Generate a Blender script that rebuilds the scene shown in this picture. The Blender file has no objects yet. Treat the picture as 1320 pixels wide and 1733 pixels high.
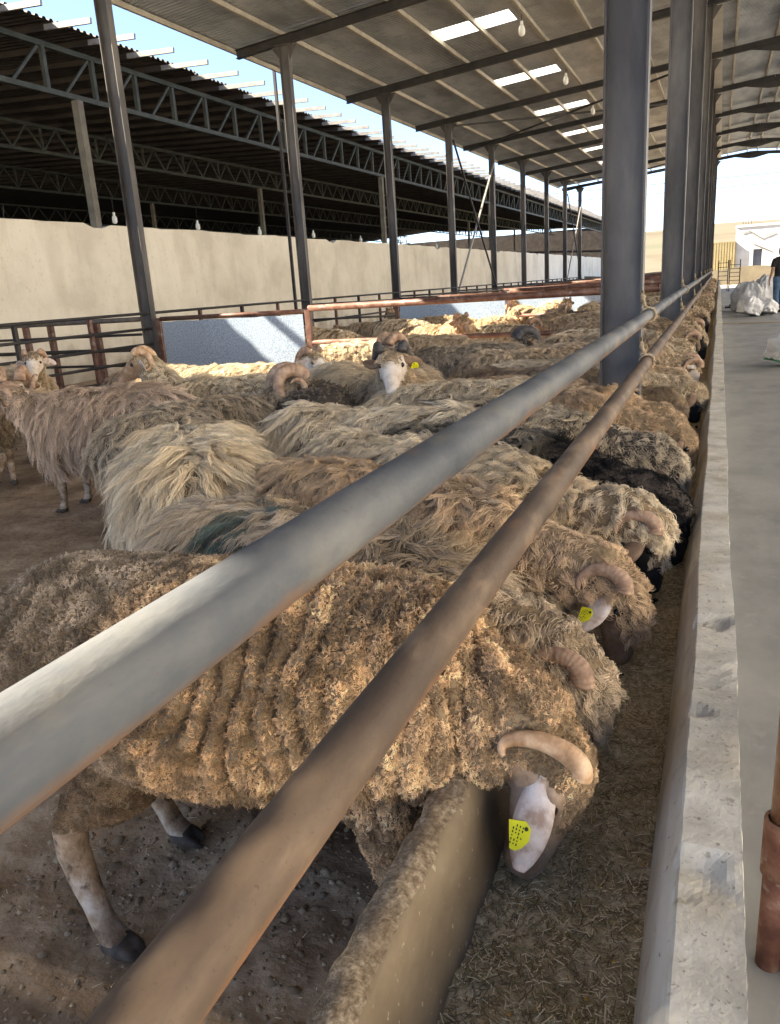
import bpy, math, random
import numpy as np
from mathutils import Matrix, Vector
random.seed(7)
sc = bpy.context.scene
C = sc.collection
PI = math.pi
# ------------------------------------------------------------------ camera, sky, sun, exposure
EYE = Vector((0, 0, 1.35))
cam = bpy.data.cameras.new('camera'); camo = bpy.data.objects.new('camera', cam); C.objects.link(camo)
Rm = Matrix(((0.9245, -0.0501, 0.3779), (0.3761, 0.2811, -0.8829), (-0.0620, 0.9584, 0.2787)))
camo.matrix_world = Matrix.Translation(EYE) @ Rm.to_4x4()
cam.sensor_fit = 'VERTICAL'; cam.sensor_height = 24.0; cam.lens = 1310 / 1733 * 24
cam.clip_start = 0.02; cam.clip_end = 6000
sc.camera = camo
W = bpy.data.worlds.new('World'); sc.world = W; W.use_nodes = True
SUN_TRAVEL = Vector((1.0, 0.35, -0.84)).normalized()
nt = W.node_tree; bg = nt.nodes['Background']
sky = nt.nodes.new('ShaderNodeTexSky'); sky.sky_type = 'NISHITA'; sky.sun_disc = False
sky.sun_elevation = math.asin(-SUN_TRAVEL.z)
sky.sun_rotation = math.atan2(-SUN_TRAVEL.x, -SUN_TRAVEL.y)
sky.air_density = .5; sky.dust_density = .25; sky.ozone_density = 2.6
nt.links.new(sky.outputs[0], bg.inputs[0]); bg.inputs[1].default_value = 0.072
sl = bpy.data.lights.new('sun', 'SUN'); sl.energy = 4.0; sl.angle = math.radians(0.5); sl.color = (1.0, 0.92, 0.78)
so = bpy.data.objects.new('sun', sl); C.objects.link(so)
so.rotation_euler = SUN_TRAVEL.to_track_quat('-Z', 'Y').to_euler()
sc.view_settings.view_transform = 'Standard'; sc.view_settings.look = 'None'
sc.view_settings.exposure = 3.05; sc.view_settings.gamma = 1.0; sc.view_settings.use_curve_mapping = False
sc.view_settings.use_white_balance = True; sc.view_settings.white_balance_temperature = 7250
sc.render.engine = 'CYCLES'
sc.cycles.use_denoising = True
sc.cycles.max_bounces = 7; sc.cycles.diffuse_bounces = 5; sc.cycles.glossy_bounces = 3
sc.cycles_curves.shape = 'RIBBONS'; sc.cycles_curves.subdivisions = 2

# ------------------------------------------------------------------ helpers
def hash3(ix, iy, iz, s=0):
    h = (ix * 374761393 + iy * 668265263 + iz * 2147483647 + s * 1274126177) & 0xffffffff
    h = ((h ^ (h >> 13)) * 1274126177) & 0xffffffff
    return ((h ^ (h >> 16)) & 0xffff) / 65535.0
def vn(p, sc_=1.0, s=0):
    """value noise, p (N,3) -> -1..1"""
    q = np.asarray(p, float) * sc_; i = np.floor(q).astype(np.int64); f = q - i; f = f * f * (3 - 2 * f)
    r = 0
    for a in (0, 1):
        for b in (0, 1):
            for c in (0, 1):
                w = (f[:, 0] if a else 1 - f[:, 0]) * (f[:, 1] if b else 1 - f[:, 1]) * (f[:, 2] if c else 1 - f[:, 2])
                r = r + w * hash3(i[:, 0] + a, i[:, 1] + b, i[:, 2] + c, s)
    return r * 2 - 1
def fbm(p, sc_=1.0, s=0, o=3):
    return sum(vn(p, sc_ * 2 ** k, s + k) * 0.5 ** k for k in range(o))

class MB:
    def __init__(self): self.v = []; self.f = []; self.m = []
    def add(self, v, f, m=0):
        n = len(self.v); self.v += [tuple(map(float, x)) for x in v]; self.f += [tuple(i + n for i in q) for q in f]; self.m += [m] * len(f)
    def box(self, c, s, m=0, R=None):
        c = np.array(c, float); h = np.array(s, float) / 2
        P = np.array([[x, y, z] for x in (-1, 1) for y in (-1, 1) for z in (-1, 1)]) * h
        if R is not None: P = P @ np.array(R).T
        self.add(P + c, [(0, 1, 3, 2), (4, 6, 7, 5), (0, 4, 5, 1), (2, 3, 7, 6), (0, 2, 6, 4), (1, 5, 7, 3)], m)
    def beam(self, a, b, w, h, m=0, up=(0, 0, 1)):
        a = np.array(a, float); b = np.array(b, float); d = b - a; L = np.linalg.norm(d); d /= L
        s = np.cross(d, up); s /= np.linalg.norm(s) + 1e-9; u = np.cross(s, d)
        self.box((a + b) / 2, (L, w, h), m, np.stack([d, s, u], 1))
    def ibeam(self, a, b, depth, width, tf=.011, tw=.008, m=0, side=(1, 0, 0)):
        """I section from a to b; depth runs along side"""
        a = np.array(a, float); b = np.array(b, float); d = b - a; L = np.linalg.norm(d); d /= L
        s = np.array(side, float); s -= d * (s @ d); s /= np.linalg.norm(s); u = np.cross(d, s)
        R = np.stack([d, s, u], 1); c = (a + b) / 2
        self.box(c, (L, depth - 2 * tf, tw), m, R)
        for k in (-1, 1): self.box(c + s * k * (depth / 2 - tf / 2), (L, tf, width), m, R)
    def tube(self, P, r, n=12, m=0, cap=True, ry=None):
        P = np.array(P, float); k = len(P); r = np.broadcast_to(np.asarray(r, float), (k,)); ry = r if ry is None else np.broadcast_to(np.asarray(ry, float), (k,))
        T = np.gradient(P, axis=0); T /= np.linalg.norm(T, axis=1)[:, None] + 1e-12
        ref = np.array([0, 0, 1.]) if abs(T[0, 2]) < .9 else np.array([1., 0, 0])
        s = np.cross(T[0], ref); s /= np.linalg.norm(s); V = []
        for i in range(k):
            s = s - T[i] * (s @ T[i]); s /= np.linalg.norm(s); u = np.cross(s, T[i])
            for j in range(n):
                a = 2 * PI * j / n; V.append(P[i] + s * math.cos(a) * ry[i] + u * math.sin(a) * r[i])
        F = [(i * n + j, i * n + (j + 1) % n, (i + 1) * n + (j + 1) % n, (i + 1) * n + j) for i in range(k - 1) for j in range(n)]
        if cap: F += [tuple(range(n - 1, -1, -1)), tuple((k - 1) * n + j for j in range(n))]
        self.add(V, F, m)
    def ball(self, c, r, m=0, n=10, R=None):
        r = np.broadcast_to(np.asarray(r, float), (3,)); V = [(0, 0, 1)]
        for i in range(1, n):
            for j in range(n * 2): V.append((math.sin(PI * i / n) * math.cos(PI * j / n), math.sin(PI * i / n) * math.sin(PI * j / n), math.cos(PI * i / n)))
        V.append((0, 0, -1)); V = np.array(V) * r; N = 2 * n
        if R is not None: V = V @ np.array(R).T
        F = [(0, 1 + j, 1 + (j + 1) % N) for j in range(N)]
        for i in range(n - 2):
            for j in range(N): F.append((1 + i * N + j, 1 + (i + 1) * N + j, 1 + (i + 1) * N + (j + 1) % N, 1 + i * N + (j + 1) % N))
        b = 1 + (n - 2) * N; e = len(V) - 1
        F += [(e, b + (j + 1) % N, b + j) for j in range(N)]
        self.add(V + np.array(c, float), F, m)
    def mesh(self, name, mats, smooth=False):
        me = bpy.data.meshes.new(name); me.from_pydata(self.v, [], self.f)
        for x in (mats if isinstance(mats, (list, tuple)) else [mats]): me.materials.append(x)
        me.polygons.foreach_set('material_index', self.m)
        if smooth: me.polygons.foreach_set('use_smooth', [True] * len(self.f))
        me.update(); return me
    def obj(self, name, mats, parent=None, smooth=False):
        return link(name, self.mesh(name, mats, smooth), parent)
def link(name, data, parent=None):
    o = bpy.data.objects.new(name, data); C.objects.link(o)
    if parent is not None: o.parent = parent
    return o
def tag(o, label=None, cat=None, group=None, kind=None):
    if label: o['label'] = label
    if cat: o['category'] = cat
    if group: o['group'] = group
    if kind: o['kind'] = kind
    return o
def empty(name, loc=(0, 0, 0), label=None, cat=None, group=None, rz=0):
    o = bpy.data.objects.new(name, None); C.objects.link(o); o.location = loc; o.rotation_euler = (0, 0, rz); o.empty_display_size = .1
    return tag(o, label, cat, group)
def copy_tree(o, parent=None):
    c = o.copy(); C.objects.link(c)
    if parent is not None: c.parent = parent
    for ch in list(o.children): copy_tree(ch, c)
    return c

# ------------------------------------------------------------------ materials
def mat(name, cols, scale=4, rough=.8, metal=0, bump=0, bscale=40, detail=6, stretch=(1, 1, 1), pos=(.35, .65), spec=.3, extra=None, world=False):
    """cols: one or more colours spread over a noise ramp"""
    m = bpy.data.materials.new(name); m.use_nodes = True; t = m.node_tree; N = t.nodes; L = t.links
    b = N['Principled BSDF']; b.inputs['Roughness'].default_value = rough; b.inputs['Metallic'].default_value = metal
    b.inputs['Specular IOR Level'].default_value = spec
    tc = N.new('ShaderNodeTexCoord'); mp = N.new('ShaderNodeMapping'); mp.inputs['Scale'].default_value = stretch
    L.new(tc.outputs['Object'], mp.inputs[0])
    if len(cols) == 1: b.inputs['Base Color'].default_value = (*cols[0], 1); out = None
    else:
        n = N.new('ShaderNodeTexNoise'); n.inputs['Scale'].default_value = scale; n.inputs['Detail'].default_value = detail; n.inputs['Roughness'].default_value = .62
        r = N.new('ShaderNodeValToRGB'); e = r.color_ramp.elements
        for i, c in enumerate(cols):
            p = pos[0] + (pos[1] - pos[0]) * i / (len(cols) - 1)
            if i < 2: e[i].position = p; e[i].color = (*c, 1)
            else: q = e.new(p); q.color = (*c, 1)
        L.new(mp.outputs[0], n.inputs['Vector']); L.new(n.outputs['Fac'], r.inputs[0]); L.new(r.outputs[0], b.inputs['Base Color']); out = r.outputs[0]
    if bump:
        n2 = N.new('ShaderNodeTexNoise'); n2.inputs['Scale'].default_value = bscale; n2.inputs['Detail'].default_value = 8
        bp = N.new('ShaderNodeBump'); bp.inputs['Strength'].default_value = 1; bp.inputs['Distance'].default_value = bump
        L.new(mp.outputs[0], n2.inputs['Vector']); L.new(n2.outputs['Fac'], bp.inputs['Height']); L.new(bp.outputs[0], b.inputs['Normal'])
    if extra: extra(t, b, mp, out)
    return m
def over(scale, col, lo, hi, axis=None, amin=0, amax=1, detail=8, stretch=(1, 1, 1), amount=1.0):
    """a second colour laid over the first where a noise (optionally weighted along an object axis) is high"""
    def f(t, b, mp, out):
        N = t.nodes; L = t.links
        m2 = N.new('ShaderNodeMapping'); m2.inputs['Scale'].default_value = stretch; tc = [x for x in N if x.type == 'TEX_COORD'][0]; L.new(tc.outputs['Object'], m2.inputs[0])
        n = N.new('ShaderNodeTexNoise'); n.inputs['Scale'].default_value = scale; n.inputs['Detail'].default_value = detail; L.new(m2.outputs[0], n.inputs['Vector'])
        src = n.outputs['Fac']
        if axis is not None:
            s = N.new('ShaderNodeSeparateXYZ'); L.new(tc.outputs['Object'], s.inputs[0])
            mr = N.new('ShaderNodeMapRange'); mr.inputs[1].default_value = amin; mr.inputs[2].default_value = amax; mr.inputs[3].default_value = 0; mr.inputs[4].default_value = .5; L.new(s.outputs[axis], mr.inputs[0])
            ad = N.new('ShaderNodeMath'); ad.operation = 'ADD'; L.new(src, ad.inputs[0]); L.new(mr.outputs[0], ad.inputs[1]); src = ad.outputs[0]
        r = N.new('ShaderNodeMapRange'); r.inputs[1].default_value = lo; r.inputs[2].default_value = hi; r.inputs[3].default_value = 0; r.inputs[4].default_value = amount; L.new(src, r.inputs[0])
        mx = N.new('ShaderNodeMixRGB'); mx.inputs[2].default_value = (*col, 1); L.new(r.outputs[0], mx.inputs[0])
        prev = b.inputs['Base Color'].links[0].from_socket if b.inputs['Base Color'].links else None
        if prev: L.new(prev, mx.inputs[1])
        else: mx.inputs[1].default_value = b.inputs['Base Color'].default_value
        L.new(mx.outputs[0], b.inputs['Base Color'])
    return f
def seq(*fs):
    def f(*a):
        for g in fs: g(*a)
    return f
M = {}
M['steel'] = mat('steel', [(.042, .040, .042), (.075, .072, .074), (.12, .115, .112)], 3, .55, .15, .0006, 60, stretch=(1, 1, .25), extra=seq(over(5, (.10, .055, .035), .60, .75, stretch=(1, 1, .3), amount=.5), over(90, (.16, .15, .15), .70, .78, amount=.5)))
M['steel_dark'] = mat('steel_dark', [(.022, .022, .024), (.045, .043, .043)], 3, .6, .2, .0005, 50)
M['purlin'] = mat('purlin', [(.30, .27, .22), (.40, .37, .31)], 5, .55, .3, .0005, 40)
M['sheet'] = mat('roof_sheet', [(.24, .262, .285), (.35, .378, .405), (.47, .50, .53)], 1.3, .38, .65, .0005, 30, stretch=(1, .4, 1), extra=over(9, (.10, .07, .05), .58, .8, stretch=(.3, 2, 1), amount=.6))
M['ridge'] = mat('ridge_sheet', [(.33, .31, .27), (.42, .40, .36)], 2, .5, .3)
M['shed_sheet'] = mat('shed_sheet', [(.022, .018, .018), (.045, .038, .035)], 2, .6, .2, .0005, 30)
M['shed_green'] = mat('shed_green', [(.028, .034, .030), (.052, .06, .053)], 4, .6, .2, .0005, 40)
M['shed_post'] = mat('shed_post', [(.11, .10, .085), (.17, .16, .13)], 4, .7, .1)
M['stick'] = mat('stick', [(.20, .19, .18), (.30, .29, .27)], 5, .5, .3)
M['plaster'] = mat('plaster', [(.56, .52, .44), (.66, .62, .53), (.72, .68, .59)], .8, .9, 0, .003, 12, extra=seq(over(1.3, (.36, .30, .22), .56, .8, stretch=(1, 1, .35), amount=.5), over(18, (.42, .38, .31), .60, .75, amount=.5), over(5, (.40, .35, .27), .56, .70, stretch=(1, 1.6, .12), amount=.16), over(3, (.30, .24, .17), .74, 1.0, axis=2, amin=1.0, amax=.1, amount=.6)))
M['galv_pipe'] = mat('galv_pipe', [(.035, .042, .054), (.08, .087, .097), (.15, .15, .145)], 5, .66, .0, .0006, 160, stretch=(1, .45, 1),
    extra=seq(over(10, (.20, .18, .14), .56, .75, stretch=(1, .5, 1), amount=.6), over(11, (.22, .11, .05), .62, .86, axis=2, amin=.002, amax=-.036, stretch=(1, .5, 1), amount=.65), over(140, (.10, .07, .05), .66, .74, amount=.7)))
M['rust_pipe'] = mat('rust_pipe', [(.060, .042, .032), (.10, .070, .050), (.165, .115, .078)], 7, .7, .0, .0008, 170, stretch=(1, .4, 1),
    extra=seq(over(14, (.25, .18, .12), .56, .74, stretch=(1, .4, 1), amount=.7), over(7, (.28, .12, .05), .62, .90, axis=2, amin=.006, amax=-.036, stretch=(1, .5, 1), amount=.8), over(150, (.07, .045, .035), .63, .72, amount=.7)))
M['red_pipe'] = mat('red_oxide_pipe', [(.07, .032, .024), (.12, .06, .045), (.16, .10, .08)], 8, .5, .1, .0008, 90, extra=over(12, (.30, .28, .26), .58, .72, amount=.5))
M['grey_pipe'] = mat('grey_pipe', [(.07, .065, .065), (.14, .125, .115)], 8, .5, .2, .0005, 70)
M['panel'] = mat('galvanised_panel', [(.20, .27, .36), (.30, .37, .47), (.40, .47, .55)], 55, .42, .3, .0004, 60, detail=2)
M['concrete'] = mat('concrete', [(.40, .375, .32), (.52, .49, .42), (.62, .59, .52)], 9, .9, 0, .0016, 120, extra=seq(over(3.5, (.42, .33, .21), .55, .75, amount=.45), over(45, (.24, .21, .165), .62, .70, amount=.75), over(120, (.20, .17, .13), .64, .70, amount=.7), over(7, (.36, .30, .21), .58, .72, amount=.45)))
M['post_red'] = mat('post_red', [(.075, .03, .022), (.13, .055, .038), (.20, .11, .08)], 14, .75, 0, .0015, 90, extra=over(30, (.28, .22, .18), .60, .70, amount=.6))
M['concrete_inner'] = mat('concrete_inner', [(.42, .395, .34), (.52, .49, .42), (.60, .57, .49)], 6, .8, 0, .0012, 60, stretch=(1, .3, 1), extra=seq(over(5, (.42, .30, .13), .52, .70, stretch=(1, .4, 1), amount=.55), over(60, (.16, .12, .08), .66, .73, amount=.8), over(16, (.30, .24, .16), .58, .72, amount=.5)))
M['concrete_brown'] = mat('concrete_brown', [(.12, .088, .058), (.22, .17, .115), (.36, .295, .215)], 110, .95, 0, .0035, 260, extra=over(9, (.13, .085, .05), .50, .70, amount=.5))
M['concrete_brown_face'] = mat('concrete_brown_face', [(.13, .095, .06), (.19, .145, .095), (.26, .21, .15)], 7, .8, 0, .002, 60, stretch=(1, .4, .6), extra=seq(over(11, (.40, .38, .34), .58, .70, stretch=(1, .6, .25), amount=.5), over(75, (.48, .42, .30), .66, .71, amount=.5)))
M['dirt'] = mat('dirt', [(.24, .155, .09), (.37, .255, .155), (.50, .365, .235)], 5, .95, 0, .012, 26, extra=seq(over(60, (.48, .37, .26), .56, .70, amount=.6), over(2.2, (.19, .125, .075), .48, .62, amount=.6)))
M['feed'] = mat('feed', [(.32, .24, .14), (.46, .36, .22), (.62, .50, .33)], 60, .95, 0, .008, 120, extra=over(4, (.30, .225, .14), .48, .66, amount=.5))
M['far_white'] = mat('far_white_wall', [(.30, .31, .33), (.38, .39, .41)], 1.2, .9, 0, .003, 10)
M['far_yard'] = mat('far_earth_wall', [(.11, .095, .07), (.15, .13, .095)], .8, .9)
M['aisle'] = mat('aisle', [(.17, .17, .17), (.22, .22, .215), (.26, .255, .245)], 2.2, .75, 0, .002, 30, stretch=(1, .5, 1), extra=seq(over(14, (.31, .30, .28), .60, .75, amount=.5), over(1.2, (.12, .12, .12), .55, .75, stretch=(.5, 1.4, 1), amount=.5)))
M['yard'] = mat('yard', [(.42, .35, .25), (.52, .45, .33)], .25, .95, 0, .01, 5)
M['hill'] = mat('hill', [(.095, .08, .052), (.13, .11, .075), (.095, .095, .06)], .02, .95, 0, extra=over(.03, (.08, .09, .055), .55, .65, stretch=(.3, 1, 3), amount=.5))
M['white_wall'] = mat('white_wall', [(.70, .69, .67), (.80, .79, .77)], 1.2, .9, 0, .003, 10, extra=over(2, (.45, .44, .42), .60, .75, amount=.5))
M['yellow'] = mat('yellow_container', [(.20, .165, .085), (.25, .21, .12)], 1, .6, 0)
M['dark_door'] = mat('dark_door', [(.05, .06, .09), (.08, .09, .12)], 3, .6)
M['skylight'] = None
M['bulb'] = mat('bulb_glass', [(.75, .76, .74)], rough=.25)
M['cable'] = mat('cable', [(.03, .03, .03)], rough=.7)
M['rope'] = mat('rope', [(.22, .16, .10), (.42, .34, .24)], 90, .95, 0, .002, 160, detail=3)
M['sack'] = mat('woven_sack', [(.50, .50, .51), (.66, .66, .66)], 7, .55, 0, .012, 22, extra=over(5, (.34, .33, .31), .58, .7, amount=.5))
M['sack_stripe'] = mat('sack_stripe', [(.10, .30, .20)], rough=.7)
M['sack_blue'] = mat('sack_blue', [(.25, .38, .62)], rough=.7)
M['horn'] = mat('horn', [(.20, .125, .085), (.34, .22, .15), (.46, .33, .23)], 26, .6, 0, .001, 90)
M['horn_orange'] = mat('horn_pale', [(.26, .15, .08), (.42, .26, .15), (.58, .41, .27)], 26, .5, 0, .0008, 90)
M['horn_dark'] = mat('horn_dark', [(.035, .033, .035), (.10, .09, .085)], 26, .6, 0, .001, 90)
M['ear'] = mat('ear_skin', [(.36, .25, .19), (.55, .46, .41), (.64, .57, .53)], 30, .7, 0, .0006, 120)
M['ear_brown'] = mat('ear_brown', [(.16, .10, .07), (.28, .19, .13)], 24, .8, 0, .0008, 120)
M['tag'] = mat('tag_yellow', [(.80, .78, .03)], rough=.4)
M['ink'] = mat('tag_ink', [(.05, .05, .02)], rough=.6)
M['eye'] = mat('eye_black', [(.012, .010, .008)], rough=.12, spec=.6)
M['hoof'] = mat('hoof', [(.05, .04, .035), (.11, .085, .065)], 30, .7)
M['skin_w'] = mat('face_white', [(.42, .34, .27), (.58, .50, .43), (.66, .60, .54)], 16, .85, 0, .0012, 170)
M['skin_b'] = mat('face_brown', [(.14, .085, .05), (.26, .17, .11), (.38, .28, .20)], 14, .85, 0, .0012, 170)
M['skin_k'] = mat('face_black', [(.012, .011, .011), (.035, .032, .03)], 14, .8, 0, .0012, 170)
M['leg'] = mat('leg_hair', [(.16, .10, .06), (.38, .27, .18), (.60, .51, .43)], 13, .9, 0, .002, 150, extra=over(30, (.05, .032, .02), .58, .68, amount=.8))
M['blue_mark'] = None
def skymat():
    m = bpy.data.materials.new('translucent_sheet'); m.use_nodes = True; t = m.node_tree; N = t.nodes; b = N['Principled BSDF']
    b.inputs['Base Color'].default_value = (.85, .88, .87, 1); b.inputs['Roughness'].default_value = .6
    tr = N.new('ShaderNodeBsdfTranslucent'); tr.inputs[0].default_value = (.9, .93, .92, 1)
    mx = N.new('ShaderNodeMixShader'); mx.inputs[0].default_value = .72
    t.links.new(b.outputs[0], mx.inputs[1]); t.links.new(tr.outputs[0], mx.inputs[2]); t.links.new(mx.outputs[0], N['Material Output'].inputs[0])
    return m
M['skylight'] = skymat()
def woolmat():
    m = bpy.data.materials.new('wool_fibre'); m.use_nodes = True; t = m.node_tree; N = t.nodes; L = t.links; b = N['Principled BSDF']
    b.inputs['Roughness'].default_value = .75; b.inputs['Specular IOR Level'].default_value = .12
    a = N.new('ShaderNodeAttribute'); a.attribute_name = 'col'; L.new(a.outputs['Color'], b.inputs['Base Color'])
    tr = N.new('ShaderNodeBsdfTranslucent'); L.new(a.outputs['Color'], tr.inputs[0])
    mx = N.new('ShaderNodeMixShader'); mx.inputs[0].default_value = .18
    L.new(b.outputs[0], mx.inputs[1]); L.new(tr.outputs[0], mx.inputs[2]); L.new(mx.outputs[0], N['Material Output'].inputs[0])
    return m
M['wool'] = woolmat()
def undermat(name, c0, c1): return mat(name, [c0, c1], 30, .95, 0, .006, 90)  # body colour under the fleece, dark to paint shade between the locks
M['under_tan'] = undermat('underwool_tan', (.13, .088, .05), (.26, .19, .115))
M['under_dark'] = undermat('underwool_dark', (.03, .024, .02), (.07, .055, .045))
M['under_grey'] = undermat('underwool_grey', (.09, .07, .05), (.17, .135, .10))
# ------------------------------------------------------------------ ground, yard, hills
def grid(xs, ys, zf, m, name):
    X, Y = np.meshgrid(xs, ys, indexing='ij'); P = np.stack([X.ravel(), Y.ravel(), np.zeros(X.size)], 1); P[:, 2] = zf(P)
    n = len(ys); b = MB(); b.v = [tuple(map(float, p)) for p in P]
    b.f = [(i * n + j, (i + 1) * n + j, (i + 1) * n + j + 1, i * n + j + 1) for i in range(len(xs) - 1) for j in range(n - 1)]; b.m = [0] * len(b.f)
    return tag(b.obj(name, m, smooth=True), kind='structure')
grid(np.linspace(-3000, 3000, 9), np.linspace(-3000, 3000, 9), lambda p: -0.06 + 0 * p[:, 0], M['yard'], 'ground')
def hillz(p):
    d = p[:, 1]; a = np.clip((d - 150) / 500, 0, 1); a = a * a * (3 - 2 * a)
    return -1 + a * (29 + 7 * fbm(p, 1 / 330., 3) + p[:, 0] * .004)
grid(np.linspace(-1400, 1400, 71), np.linspace(140, 1100, 30), hillz, M['hill'], 'hills')
xs = np.concatenate([np.linspace(-3.2, -.40, 150)]); ys = np.linspace(.1, 3.2, 160)
grid(np.linspace(-30, -3.2, 40), np.linspace(-2.5, 52, 60), lambda p: .0 + .02 * fbm(p, .6, 5), M['dirt'], 'pen_floor_left')
grid(np.linspace(-3.2, -.38, 20), np.linspace(3.2, 52, 120), lambda p: .0 + .012 * fbm(p, 1.3, 5), M['dirt'], 'pen_floor_far')
grid(xs, ys, lambda p: .0 + .012 * fbm(p, 1.3, 5) + .010 * fbm(p, 9, 8) + .006 * np.abs(fbm(p, 32, 11)), M['dirt'], 'pen_floor_near')
grid(np.linspace(-3.2, -.38, 12), np.linspace(-2.5, .1, 10), lambda p: .0 + .01 * fbm(p, 1.3, 5), M['dirt'], 'pen_floor_behind')
grid(np.linspace(.0, 6.6, 14), np.linspace(-12, 60, 60), lambda p: .004 + 0 * p[:, 0], M['aisle'], 'aisle_floor')

# ------------------------------------------------------------------ feed trough
TY = np.concatenate([np.arange(-1.5, .4, .05), np.arange(.4, 5, .014), np.arange(5, 14, .06), np.arange(14, 50, .3)])
def wallprof(prof, mi, name, parent, mats, rough_top, amp, seed):
    prof = np.array(prof); k = len(prof); n = len(TY)
    P = np.zeros((n, k, 3)); P[:, :, 0] = prof[None, :, 0]; P[:, :, 2] = prof[None, :, 1]; P[:, :, 1] = TY[:, None]
    F = P.reshape(-1, 3); a = np.tile(np.array(rough_top), n) * np.interp(F[:, 1], [3.5, 7, 14], [1, .5, .2])
    low = fbm(F, 1.1, seed) * .006
    chip = a * np.clip(fbm(F, 7, seed + 9) - .55, 0, 1) * .05 * (np.abs(np.tile(np.linspace(-1, 1, k), n)) > .05); F[:, 2] -= chip
    F[:, 0] += low + a * amp * fbm(F, 26, seed + 1); F[:, 2] += a * (amp * .9 * fbm(F, 34, seed + 2) + .005 * fbm(F * [1, 1, 0], 2.3, seed + 3))
    b = MB(); b.v = [tuple(map(float, p)) for p in F]
    for i in range(n - 1):
        for j in range(k - 1):
            b.f.append((i * k + j, i * k + j + 1, (i + 1) * k + j + 1, (i + 1) * k + j)); b.m.append(mi[j])
    return b.obj(name, mats, parent, name[0] == 'p')
tr = empty('feed_trough', (0, 0, 0), 'long concrete feed trough running beside the sheep pens, worn rounded rims', 'trough')
nx = [(-.43, -.02), (-.425, .2), (-.418, .40), (-.412, .50)] + [(-.410 + .055 * t, .518 + .012 * math.sin(PI * t)) for t in np.linspace(0, 1, 9)] + [(-.350, .512), (-.344, .49), (-.338, .45), (-.33, .40), (-.32, .35), (-.31, .28)]
wallprof(nx, [0] * 3 + [0] * 9 + [1] * 9, 'pen_side_wall', tr, [M['concrete_brown'], M['concrete_brown_face']], [.2, .3, .6, 1] + [1] * 9 + [.6, .3, .15, .1, .1, .1], .0055, 20)
fx = [(-.060, .28), (-.055, .36), (-.045, .42), (-.032, .48), (-.018, .515), (-.012, .527)] + [(-.008 + .083 * t, .5305) for t in np.linspace(0, 1, 9)] + [(.076, .522), (.073, .51), (.072, .4), (.072, .2), (.072, -.02)]
wallprof(fx, [1] * 5 + [0] * 14, 'aisle_side_wall', tr, [M['concrete'], M['concrete_inner']], [.05] * 5 + [.5] + [.5] * 9 + [.7, .4, .2, .1, .1], .0018, 40)
b = MB(); b.box((-.18, 24.2, .16), (.30, 51, .2)); b.obj('trough_floor', M['concrete_brown_face'], tr)
FY = np.concatenate([np.arange(-1.4, .4, .05), np.arange(.4, 4.5, .008), np.arange(4.5, 50, .12)]); FX = np.linspace(-.322, -.050, 36)
def feedz(p): return .318 + .012 * fbm(p, 4, 60) + .007 * fbm(p, 22, 61) + .006 * np.abs(fbm(p, 80, 62)) + .02 * np.clip(np.abs(p[:, 0] + .185) / .12 - .5, 0, 1) ** 2
fd = grid(FX, FY, feedz, M['feed'], 'chopped_feed'); fd['kind'] = 'stuff'
rng = np.random.default_rng(5)
def straw(n, x0, x1, y0, y1, z, ln, w, name, mats, label=None):
    V = []; F = []; Mi = []
    y = y0 + (y1 - y0) * rng.random(n) ** 1.6; x = rng.uniform(x0, x1, n); P = np.stack([x, y, 0 * x], 1); zz = z(P)
    L = rng.gamma(3, ln / 3, n); a = rng.uniform(0, PI, n); t = rng.normal(0, .18, n); mi = rng.integers(0, len(mats), n)
    for i in range(n):
        dx, dy, dz = math.cos(a[i]) * L[i] / 2, math.sin(a[i]) * L[i] / 2, t[i] * L[i] / 2; wx, wy = -math.sin(a[i]) * w / 2, math.cos(a[i]) * w / 2; Z = zz[i] + .003 + abs(dz)
        c = (x[i], y[i], Z); k = len(V)
        V += [(c[0] - dx - wx, c[1] - dy - wy, Z - dz), (c[0] + dx - wx, c[1] + dy - wy, Z + dz), (c[0] + dx + wx, c[1] + dy + wy, Z + dz), (c[0] - dx + wx, c[1] - dy + wy, Z - dz), (c[0], c[1], Z + w * .7)]
        F += [(k, k + 1, k + 4), (k + 1, k + 2, k + 4), (k + 2, k + 3, k + 4), (k + 3, k, k + 4)]; Mi += [int(mi[i])] * 4
    b = MB(); b.v = V; b.f = F; b.m = Mi; return tag(b.obj(name, mats), kind='stuff')
S1m = [mat('straw_pale', [(.72, .62, .42)]), mat('straw_tan', [(.52, .42, .26)]), mat('straw_brown', [(.17, .115, .06)]), mat('straw_green', [(.26, .23, .11)]), mat('straw_brown_b', [(.20, .15, .08)])]
straw(26000, -.315, -.058, .55, 6, feedz, .011, .0016, 'straw_bits', S1m)
straw(70, -.30, -.07, .6, 3, feedz, .006, .005, 'maize_bits', [mat('maize', [(.50, .27, .05)])])
def dz(p): return .008 + .012 * fbm(p, 1.3, 5) + .010 * fbm(p, 9, 8)
straw(5000, -2.4, -.45, .3, 3.2, dz, .009, .0015, 'floor_litter', S1m[:3] + [S1m[2]] * 3)

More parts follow.
